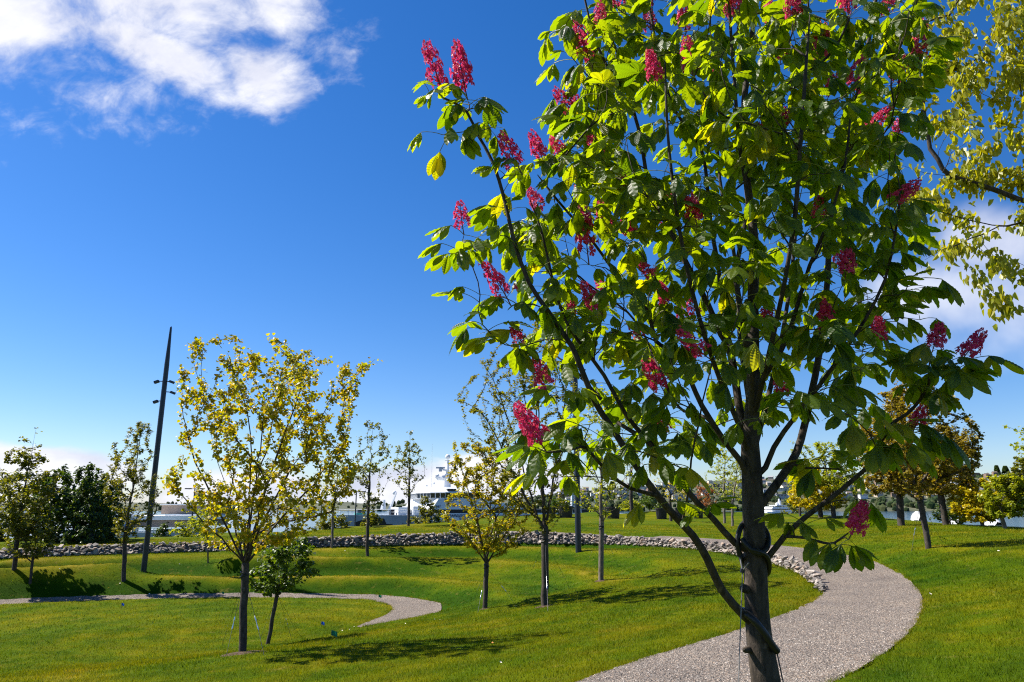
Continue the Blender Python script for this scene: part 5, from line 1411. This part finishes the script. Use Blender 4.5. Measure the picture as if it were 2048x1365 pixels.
g1 = Geo(); P = [mp_(872, 953), mp_(877, 957), mp_(886, 957), mp_(895, 955.5)]; g1.tube(P, [.25, .42, .45, .4], 8); g1.tube([mp_(872, 953), mp_(878, 949)], [.3, .1], 6); part("crane_arm", g1, M_white, ship)
g1 = Geo(); g1.tube([mp_(863, 978), mp_(864.5, 888)], [.035, .015], 5); part("whip_aerial", g1, M_white, ship)
g1 = Geo(); g1.tube([mp_(883, 980), mp_(900, 979)], .06, 5); g1.tube([mp_(883, 975), mp_(900, 974)], .05, 5)
part("roof_rail", g1, M_white, ship)
# foredeck fittings
def fbox(name, s, t_, z0, z1, a, b_, m): block(name, [(s - a, t_ - b_), (s + a, t_ - b_), (s + a, t_ + b_), (s - a, t_ + b_)], z0, z1, m)
fbox("breakwater", 9.8, 0, deck, deck + 1.15, .9, 3.2, M_white); fbox("winch_house", 11.6, 0, deck, deck + 1.3, .6, 4.2, M_white); fbox("winch", 3.6, 0, deck, deck + .75, .45, .7, M_black); fbox("winch_base", 3.6, 0, deck, deck + .3, .8, 1.0, M_green)
fbox("vent", 8.2, -1.5, deck, deck + .8, .35, .5, M_black)
for p0, p1, r_, nm in (((766, 1020), (768, 1000), .5, "foremast"), ((778, 1022), (793, 985), .3, "derrick"), ((760, 1006), (772, 1012), .15, "stay")):
    g1 = Geo(); g1.tube([at(*p0, 119), at(*p1, 119)], [r_, r_ * .5], 6); part(nm, g1, M_white, ship)
for z, nm in ((deck + .45, "rail"), (deck + .85, "rail")):
    g1 = Geo(); g1.tube([S3(s, -np.interp(s, [q[0] for q in sec], [q[1] for q in sec]) + .1, z) for s in np.linspace(.3, 12, 14)], .035, 4); part(nm, g1, M_white, ship)
for s in np.linspace(.5, 12, 11):
    g1 = Geo(); h = -np.interp(s, [q[0] for q in sec], [q[1] for q in sec]) + .1; g1.tube([S3(s, h, deck), S3(s, h, deck + .85)], .03, 4); part("rail_post", g1, M_white, ship)
# lettering
DG = None
def lettering(txt, p, size, m, parent, shear=0.0, name="lettering", yaw=YAW, ext=.01):
    cu = bpy.data.curves.new("txt", 'FONT'); cu.body = txt; cu.size = size; cu.shear = shear; cu.extrude = ext; cu.resolution_u = 3
    ob = bpy.data.objects.new("txt", cu); COL.objects.link(ob); bpy.context.view_layer.update()
    me = bpy.data.meshes.new_from_object(ob.evaluated_get(bpy.context.evaluated_depsgraph_get()))
    bpy.data.objects.remove(ob); me.materials.clear(); me.materials.append(m)
    o = link(name, me, parent); par = np.zeros(3); q = parent
    while q is not None: par = par + np.array(q.location); q = q.parent
    o.matrix_local = Matrix.Translation(Vector(np.asarray(p) - par)) @ Matrix.Rotation(yaw, 4, 'Z') @ Matrix.Rotation(math.pi / 2, 4, 'X')
    return o
def side(px, z, t_=-7.06):
    """point on the near wall plane that shows at image column px"""
    k = (px - 1024) / FPX; o = SO + SPv * t_; lo_, hi_ = 0., 60.
    for _ in range(40):
        s = (lo_ + hi_) / 2; q = o + SA * s
        w_ = q[1] * CP + (z - EYE) * SP
        if q[0] / w_ < k: lo_ = s
        else: hi_ = s
    return o + SA * s + np.array((0, 0, z))
lettering("AMERICAN", side(853, zpx(1033.5)), .62, M_navy, ship, .25); lettering("SEAFOODS", side(894, zpx(1033.5)), .62, M_navy, ship, .25); lettering("C", side(933, zpx(1033.5)), .62, M_navy, ship, .25)
lettering("56987", side(865.5, zpx(1015.8), -7.12), .50, M_navy, ship)
lettering("ERLM", side(889, zpx(1004), -7.12), .85, M_navy, ship)
g1 = Geo(); q = side(908.5, zpx(1010), -7.16); g1.tube([q + (SA * math.cos(a) + np.array((0, 0, math.sin(a)))) * .24 for a in np.linspace(0, 6.28, 13)], .07, 5); part("round_emblem", g1, M_red, ship)
q = hullpt(9.2, deck - 1.45); lettering("VER", q - SPv * .12, .5, M_navy, hull, yaw=YAW - math.atan2(1.0, 5.))

# ------------------------------------------------------------------ quay building, towers, lamp posts, boats
M_tan = mat("tan_panel", (.33, .26, .21), .8, noise=(.8, (.28, .22, .18), .4, .7))
M_bwhite = mat("parapet_white", (.80, .80, .78), .6)
M_bblue = mat("wall_blue_grey", (.30, .36, .45), .7, noise=(.4, (.26, .32, .41), .4, .7))
BD = 72
def bz(y): return float(at(300, y, BD)[2])
def bxp(px): return float(at(px, 1040, BD)[0])
qb = thing("quay_building", "boxy quay building with tan top block, white roof edges and blue-grey lower wall", "building", (bxp(300), BD + 5, -1.9))
def bbox(name, x0, x1, y0, y1, d0, d1, m, parent=qb):
    g1 = Geo(); g1.box(((bxp(x0) + bxp(x1)) / 2, BD + (d0 + d1) / 2, (bz(y0) + bz(y1)) / 2), (abs(bxp(x1) - bxp(x0)) / 2, (d1 - d0) / 2, abs(bz(y0) - bz(y1)) / 2)); return part(name, g1, m, parent)
bbox("top_block", 262, 368, 1030, 1010.5, 6, 12, M_tan); bbox("top_coping", 260, 370, 1010.5, 1008, 5.8, 12.2, M_bwhite)
bbox("roof_edge", 236, 378, 1041, 1032.5, 1.5, 13, M_bwhite); bbox("roof_trim", 300, 376, 1032.5, 1030.5, 3, 12, M_bblue)
wl = bbox("wall", 240, 360, 1056, 1041, 2, 12.5, M_tan); bbox("window", 316, 319, 1048, 1045, 1.95, 2.02, M_pane, wl)
bbox("lower_wall", 218, 352, 1088, 1065, -.2, 12, M_bblue); bbox("tower_wall", 214, 238, 1066, 1030, .2, 4, M_bblue)
for k in range(4): bbox("railing_bar", 240, 345, 1056.5 + k * 2.4, 1055.6 + k * 2.4, -.1, .1, M_bwhite)
for px in (240, 275, 310, 345): bbox("railing_post", px - .5, px + .5, 1066, 1055.5, -.06, .06, M_bwhite)
g1 = Geo(); g1.prism([(bxp(238), BD - .1), (bxp(250), BD - .1), (bxp(250), BD + 1), (bxp(238), BD + 1)], bz(1054), bz(1041), 0); part("buttress", g1, M_bblue, qb)
tw2 = thing("harbour_tower", "dark navy stepped tower with railings beside the quay building", "tower", (float(at(391, 1040, 92)[0]), 92, -8.3))
def twb(name, x0, x1, y0, y1, m=M_pole, parent=tw2, D=92):
    a = at(x0, y0, D); b_ = at(x1, y1, D); g1 = Geo(); g1.box(((a[0] + b_[0]) / 2, D + .8, (a[2] + b_[2]) / 2), (abs(a[0] - b_[0]) / 2, .8, abs(a[2] - b_[2]) / 2)); return part(name, g1, m, parent)
twb("shaft", 386.5, 394, 1130, 998); tp = twb("upper_stage", 389.5, 395.5, 998, 985); twb("platform", 388, 399, 991, 990); twb("gantry", 394, 400, 994.5, 993); twb("cap", 391, 394.5, 985, 983)
def lamp_post(px, ytop, D, lab):
    p = at(px, ytop, D); gz = max(float(H(p[0], p[1])), SEA - .5)
    r = thing("lamp_post", lab, "lamp post", (p[0], p[1], gz), "tall twin-headed lamp posts")
    g1 = Geo(); g1.tube([(p[0], p[1], gz), (p[0], p[1], p[2])], [.09, .055], 8); part("pole", g1, M_pole, r)
    g1 = Geo(); g1.tube([(p[0] - .5, p[1], p[2] - .05), (p[0] + .5, p[1], p[2] - .05)], .035, 5); part("arm", g1, M_pole, r)
    for s in (-1, 1):
        g1 = Geo(); g1.box((p[0] + s * .62, p[1], p[2] - .04), (.28, .14, .05)); part("lamp_head", g1, M_pole, r)
lamp_post(390, 977, 68, "tall twin-headed lamp post beside the dark harbour tower"); lamp_post(713, 983, 70, "tall twin-headed lamp post in front of the ship's foredeck"); lamp_post(644, 1002, 84, "small distant twin-headed lamp post left of the ship's bow")
def light_pole(base, ytop, xtop, r0, lab, heads):
    b0 = gpos(*base); D = b0[1]; tp = at(xtop, ytop, D); tp = np.array((b0[0], D, tp[2])); h = tp[2] - b0[2]
    o = thing("light_pole", lab, "pole", b0)
    g1 = Geo(); us = [0, .3, .6, .84, 1.0]; rs = [r0, r0, r0 * .98, r0 * .92, r0 * .38]
    g1.tube([b0 + np.array((0, 0, -.1))] + [b0 + (tp - b0) * u for u in us[1:]], rs, 16); part("shaft", g1, M_pole, o, True)
    g1 = Geo(); g1.tube([tp + (0, 0, -.01), tp + (0, 0, .05)], [r0 * .34, r0 * .2], 10); part("finial", g1, M_steel, o)
    for (y, s, dy) in heads:
        z = float(at(base[0], y, D)[2]); c = np.array((b0[0] + s * (r0 + .16), D + dy, z))
        g1 = Geo(); g1.tube([np.array((b0[0], D, z)), c], .022, 5); br_ = part("bracket", g1, M_pole, o)
        R = np.array(Matrix.Rotation(s * .35, 3, 'Y')); g1 = Geo(); g1.box(c + np.array((s * .09, 0, -.03)), (.10, .07, .055), 0, R); part("floodlight", g1, M_pole, br_)
    return o
light_pole((287, 1145), 655, 342, .112, "tall dark tapered light pole with small floodlights on the left terrace", [(763, -1, -.02), (764, 1, -.1), (784, 1, .1), (802, -1, .1)])
light_pole((1157, 1104), 590, 1143, .13, "dark plain light pole standing on the terrace behind the chestnut's lower leaves", [(740, 1, -.1)])
M_tub = mat("black_planter", (.012, .012, .014), .5)
for i, (x0, x1, y0, y1, lab) in enumerate([(1117, 1146, 1013, 1022, "wide black tub on the ridge beside the white lattice mast"), (1092, 1111, 1016, 1022, "narrow black tub on the ridge behind the tall upswept tree's trunk"), (1211, 1240, 1015, 1022, "black tub on the ridge behind the half-bare slim tree"), (1311, 1334, 1017, 1023, "black tub on the ridge at the foot of the broad dark bush"), (1350, 1367, 1016, 1024, "black tub on the ridge beside the yellow-leaved slim tree"), (1386, 1406, 1018, 1026, "black tub on the ridge by the rust-orange tree")]):
    D = 52; a = at(x0, y1, D); b_ = at(x1, y0, D); c = np.array(((a[0] + b_[0]) / 2, D, float(H((a[0] + b_[0]) / 2, D)))); w_ = (b_[0] - a[0]) / 2; h = max(.25, b_[2] - c[2])
    o = thing("planter_tub", lab, "planter", c, "black tubs along the ridge")
    ang = np.linspace(0, 2 * math.pi, 14, endpoint=False); ca = np.c_[np.cos(ang), np.sin(ang)]
    g1 = Geo(); g1.prism(ca * w_ * .82 + c[:2], c[2] - .1, c[2] + h * .9, 0, ca * w_ + c[:2]); part("tub", g1, M_tub, o)
    g1 = Geo(); g1.prism(ca * w_ * 1.06 + c[:2], c[2] + h * .9, c[2] + h, 0); part("rim", g1, M_tub, o)
    g1 = Geo(); g1.prism(ca * w_ * .93 + c[:2], c[2] + h, c[2] + h + .02, 0); part("soil", g1, M_soil, o)
# white lattice mast
D = 95; lm = thing("lattice_mast", "white tapering lattice mast with ladder rungs behind the right light pole", "mast", (float(at(1152, 1020, D)[0]), D, SEA))
legs = [((1138, 1030), (1144, 985)), ((1167, 1030), (1158, 985))]
for (a, b_) in legs:
    for dy in (-.4, .4):
        g1 = Geo(); g1.tube([np.array((*at(*a, D)[:2], SEA)) + (0, dy, 0), at(*b_, D) + (0, dy, 0)], [.18, .12], 5); part("leg", g1, M_white, lm)
for y in (987, 992, 997, 1002, 1007, 1013):
    u = (1030 - y) / 45.; xa = 1138 + 6 * u; xb = 1167 - 9 * u; g1 = Geo(); g1.box((at(xa, y, D) + at(xb, y, D)) / 2, ((at(xb, y, D) - at(xa, y, D))[0] / 2, .35, .1)); part("rung", g1, M_white, lm)
# yacht
D = 170; yz = lambda y: float(at(1555, y, D)[2]); yx = lambda x: float(at(x, 1015, D)[0])
ya = thing("motor_yacht", "white motor yacht with stepped decks and a mast, moored beyond the ridge", "boat", (yx(1555), D, SEA))
def yb(name, x0, x1, y0, y1, m=M_white, parent=ya, d=2.5, tap=0.0):
    g1 = Geo(); a, b_ = yx(x0), yx(x1); tq = (b_ - a) * tap
    g1.prism([(a, D - d), (b_, D - d), (b_, D + d), (a, D + d)], yz(y0), yz(y1), 0, [(a + tq, D - d), (b_ - tq, D - d), (b_ - tq, D + d), (a + tq, D + d)]); return part(name, g1, m, parent)
yb("hull", 1526, 1592, 1085, 1024, M_white, ya, 3.2, -.03); yb("lower_cabin", 1536, 1575, 1024, 1020); yb("window_strip", 1538, 1573, 1020, 1018, M_pane, ya, 2.45); yb("flybridge", 1535, 1575, 1018, 1014, M_white, ya, 2.7, .08); yb("hardtop", 1546, 1570, 1012, 1010.5); 
for px in (1549, 1567): yb("hardtop_post", px, px + .7, 1014, 1012, M_white, ya, .3)
g1 = Geo(); g1.tube([at(1559, 1013, D), at(1558, 998, D)], [.5, .18], 6); g1.tube([at(1556, 1004, D), at(1562, 1003.5, D)], .15, 5); part("mast", g1, M_white, ya); ball(at(1554, 1009, D), .4, "radome", ya)
# covered boats glimpsed between the trunks
M_tarp = mat("white_tarp", (.50, .51, .52), .6)
for x0, x1, y0, y1, D, lab in [(1824, 1845, 1023, 1042, 50, "rounded white boat cover glimpsed beside the leaning bronze tree's trunk"), (1898, 1922, 1036, 1050, 46, "pale grey boat cover glimpsed below the dark bush"), (1972, 2000, 1038, 1052, 44, "white boat cover glimpsed under the bright yellow bushy tree")]:
    a = at(x0, y1, D); b_ = at(x1, y0, D); gz = float(H((a[0] + b_[0]) / 2, D)); cx = (a[0] + b_[0]) / 2; w_ = (b_[0] - a[0]) / 2
    o = thing("covered_boat", lab, "boat", (cx, D, gz), None)
    us = np.linspace(-1, 1, 9); P = []
    for yy in np.linspace(-.5, .5, 7):
        k_ = math.sqrt(max(.05, 1 - (yy / .6) ** 2)); P.append([(cx + u * w_ * k_, D + yy, a[2] + (b_[2] - a[2]) * k_ * (1 - abs(u) ** 2.2) + .03 * math.sin(u * 9 + yy * 5)) for u in us])
    V = np.array(P).reshape(-1, 3); ii = np.arange(63).reshape(7, 9); g1 = Geo(); g1.add(V, np.c_[ii[:-1, :-1].ravel(), ii[:-1, 1:].ravel(), ii[1:, 1:].ravel(), ii[1:, :-1].ravel()]); part("cover", g1, M_tarp, o, True)
    g1 = Geo(); g1.prism([(cx - w_ * .8, D - .4), (cx + w_ * .8, D - .4), (cx + w_ * .8, D + .4), (cx - w_ * .8, D + .4)], gz, a[2] + .05, 0, [(cx - w_ * .95, D - .45), (cx + w_ * .95, D - .45), (cx + w_ * .95, D + .45), (cx - w_ * .95, D + .45)]); part("boat_hull", g1, M_hull, o)

# ------------------------------------------------------------------ tree guys, ties, soil rings, marker flags
def soil(c, rx, ry, seed):
    r = np.random.default_rng(seed); n_ = 28; a = np.linspace(0, 2 * math.pi, n_, endpoint=False); rad = 1 + r.normal(0, .16, n_)
    V = [(c[0], c[1], float(H(c[0], c[1])) + .03)]
    for f_ in (.5, 1.0):
        for q, k_ in zip(a, rad):
            x, y = c[0] + math.cos(q) * rx * f_ * k_, c[1] + math.sin(q) * ry * f_ * k_; V.append((x, y, float(H(x, y)) + (.022 if f_ < 1 else -.004)))
    F3 = [(0, 1 + i, 1 + (i + 1) % n_) for i in range(n_)]; F4 = [(1 + i, 1 + n_ + i, 1 + n_ + (i + 1) % n_, 1 + (i + 1) % n_) for i in range(n_)]
    g1 = Geo(); g1.add(V, F3); g1.add(V, F4); tag(link("bare_soil", g1.mesh("bare_soil", M_soil, True)), None, None, None, "structure")
for key, rx in (('T1', .42), ('T3', .16), ('T4', .28), ('T5', .2)):
    soil(T[key][1], rx, rx * 1.1, len(key) + int(rx * 100))
def guy(top, anchor, label, group, r=.0035, tb=(.30, .48)):
    o = thing("guy_wire", label, "guy wire", anchor, group)
    top = np.asarray(top, float); anchor = np.asarray(anchor, float); v = top - anchor
    g1 = Geo(); g1.tube([anchor - np.array((0, 0, .05)), anchor + v * tb[0]], r, 4); part("lower_wire", g1, M_wire, o)
    g1 = Geo(); g1.tube([anchor + v * tb[1], top], r, 4); part("upper_wire", g1, M_rubber, o)
    g1 = Geo(); k_ = np.linspace(tb[0], tb[1], 9); g1.tube([anchor + v * q for q in k_], [r * 1.2, r * 3.4, r * 3.4, r * 1.8, r * 1.8, r * 1.8, r * 3.4, r * 3.4, r * 1.2], 6); part("turnbuckle", g1, M_steel, o, True)
def tie(key, py, r_, label):
    b0 = T[key][1]; c = at(*py, b0[1]); o = thing("tree_tie", label, "tree tie", c, None)
    for k_, tl in enumerate((.35, -.3)):
        g1 = Geo(); g1.tube([c + np.array((math.cos(a) * r_, math.sin(a) * r_, math.cos(a) * r_ * tl + k_ * .05)) for a in np.linspace(0, 2 * math.pi, 15)], .018, 6); part("rubber_loop", g1, M_rubber, o, True)
    return c
for key, py, rr_, anchors, lab in [('T1', (489, 1152), .075, [(443, 1292), (452, 1312), (530, 1312)], "the yellow spreading tree"), ('T2', (556, 1190), .06, [(519, 1278), (585, 1280), (592, 1262)], "the small leaning glossy tree"),
    ('T3', (973, 1135), .075, [(955, 1226), (1030, 1206), (948, 1200)], "the low vase-shaped tree"), ('T4', (1090, 1082), .1, [(1142, 1180), (1096, 1224), (1060, 1150)], "the tall upswept tree"), ('T5', (1203, 1056), .085, [(1235, 1130), (1170, 1140)], "the half-bare slim tree"), ('R1', (1841, 1005), .08, [(1822, 1103), (1886, 1085), (1864, 1070)], "the leaning bronze tree")]:
    c = tie(key, py, rr_, "black rubber tie looped round the trunk of " + lab)
    for a in anchors:
        guy(c, gpos(*a), "steel guy wire with turnbuckle staying " + lab, "guy wires of " + lab, .004 if key != 'R1' else .005)
# ties on the chestnut
ct = thing("tree_tie", "black rubber hoses and wires looped round the chestnut's trunk", "tree tie", at(1508, 1090, TD))
def hose(pts, r_, nm="rubber_hose", m=M_rubber):
    g1 = Geo(); g1.tube(smooth_line([at(x, y, TD + d) for x, y, d in pts], .012), r_, 10); return part(nm, g1, m, ct, True)
hose([(1480, 1113, -.02), (1475, 1085, -.03), (1479, 1062, -.02), (1488, 1046, .02), (1505, 1040, .075), (1522, 1050, .06), (1534, 1066, .02), (1537, 1085, -.02), (1531, 1100, -.05), (1515, 1108, -.068), (1497, 1095, -.068), (1484, 1078, -.05)], .0105)
hose([(1486, 1085, -.045), (1500, 1098, -.07), (1518, 1104, -.07), (1532, 1112, -.05), (1538, 1128, -.02), (1536, 1146, .02), (1524, 1152, .06), (1500, 1140, .07), (1484, 1122, .02), (1482, 1110, -.03)], .0105)
hose([(1487, 1222, .03), (1484, 1226, -.02), (1494, 1229, -.055), (1510, 1243, -.075), (1530, 1268, -.075), (1544, 1290, -.065), (1554, 1303, -.05)], .0145)
hose([(1480, 1113, -.02), (1485, 1141, -.04)], .004, "wire", M_wire); hose([(1498, 1126, -.075), (1485, 1143, -.04)], .003, "wire", M_wire)
a = gpos(1400, 1500, 2.0); a = np.array((at(1405, 1450, TD - .5)[0], TD - .5, 0)); a[2] = float(H(a[0], a[1]))
g1 = Geo(); g1.tube([at(1485, 1141, TD - .04), a], .0022, 5); part("wire", g1, M_wire, ct)
g1 = Geo(); g1.tube([at(1485, 1138, TD - .04), at(1484, 1146, TD - .04)], .009, 8); part("wire_clamp", g1, M_rubber, ct)
a = np.array((at(1650, 1480, TD - .2)[0], TD - .25, 0)); a[2] = float(H(a[0], a[1]))
p0 = at(1553, 1302, TD - .05); g1 = Geo(); g1.tube([p0, a], .0028, 5); part("wire", g1, M_rubber, ct)
q = p0 + (a - p0) * .12; g1 = Geo(); g1.tube([q, q + (a - p0) * .1], .006, 6); part("wire_clamp", g1, M_rubber, ct)
# marker flags
M_fb = mat("flag_blue", (.01, .10, .55), .5); M_fg = mat("flag_green", (.0, .22, .10), .5)
for px, py, m, sz, lab in [(640, 1247, M_fb, .10, "small blue marker flag on the oval lawn right of the leaning tree"), (240, 1210, M_fb, .10, "small blue marker flag on the oval lawn near the path"), (660, 1268, M_fg, .15, "drooping green marker flag on the bank beside the lawn's edge"), (755, 1193, M_fg, .11, "green marker flag at the path's outer edge"), (441, 1187, M_fg, .09, "tiny green marker flag at the path's edge behind the yellow spreading tree")]:
    b0 = gpos(px + 2, py + (11 if sz > .12 else 9)); top = b0 + np.array((0, 0, (11 if sz < .12 else 16) * b0[1] / FPX)); o = thing("marker_flag", lab, "flag", b0)
    g1 = Geo(); g1.tube([b0, top], .003, 4); part("wire", g1, M_wire, o)
    k_ = np.linspace(0, 1, 5); V = [top + np.array((sz * u, .02 * math.sin(u * 5), -.25 * sz * u - (0 if q == 0 else sz * .8))) for q in (0, 1) for u in k_]; V2 = [v + np.array((0, .003, 0)) for v in V]
    F = [(i, i + 1, 6 + i, 5 + i) for i in range(4)]; g1 = Geo(); g1.add(V, F); g1.add(V2, [f[::-1] for f in F]); part("flag_sheet", g1, m, o)
# a few fallen leaves and petals on the lawn
M_fall = mat("fallen_petal", (.75, .68, .55), .7); M_fall2 = mat("fallen_orange_leaf", (.60, .22, .06), .7)
lr = np.random.default_rng(12)
for k_, (px, py) in enumerate([(683, 1264), (698, 1262), (708, 1256), (812, 1250), (870, 1241), (879, 1242), (983, 1290), (1000, 1330), (1030, 1215), (240, 1170), (300, 1190), (120, 1140), (1995, 1105), (1860, 1192), (560, 1150), (690, 1104), (470, 1106), (360, 1130)]):
    p = gpos(px, py) + (0, 0, .03); L_ = .035 if py > 1240 else .055
    V, F = leaf_quads(np.zeros((1, 3)), np.array([(math.cos(k_), math.sin(k_), .25)]), np.array([(.3, -.5, 1.)]), np.array([L_]), .55)
    g1 = Geo(); g1.add(V, F); o = link("fallen_leaf", g1.mesh("fallen_leaf", M_fall2 if k_ == 6 else M_fall)); o.location = p
    tag(o, "orange fallen leaf lying on the mown bank" if k_ == 6 else "tiny pale fallen leaf lying on the mown grass", "leaf", "fallen leaves on the grass")
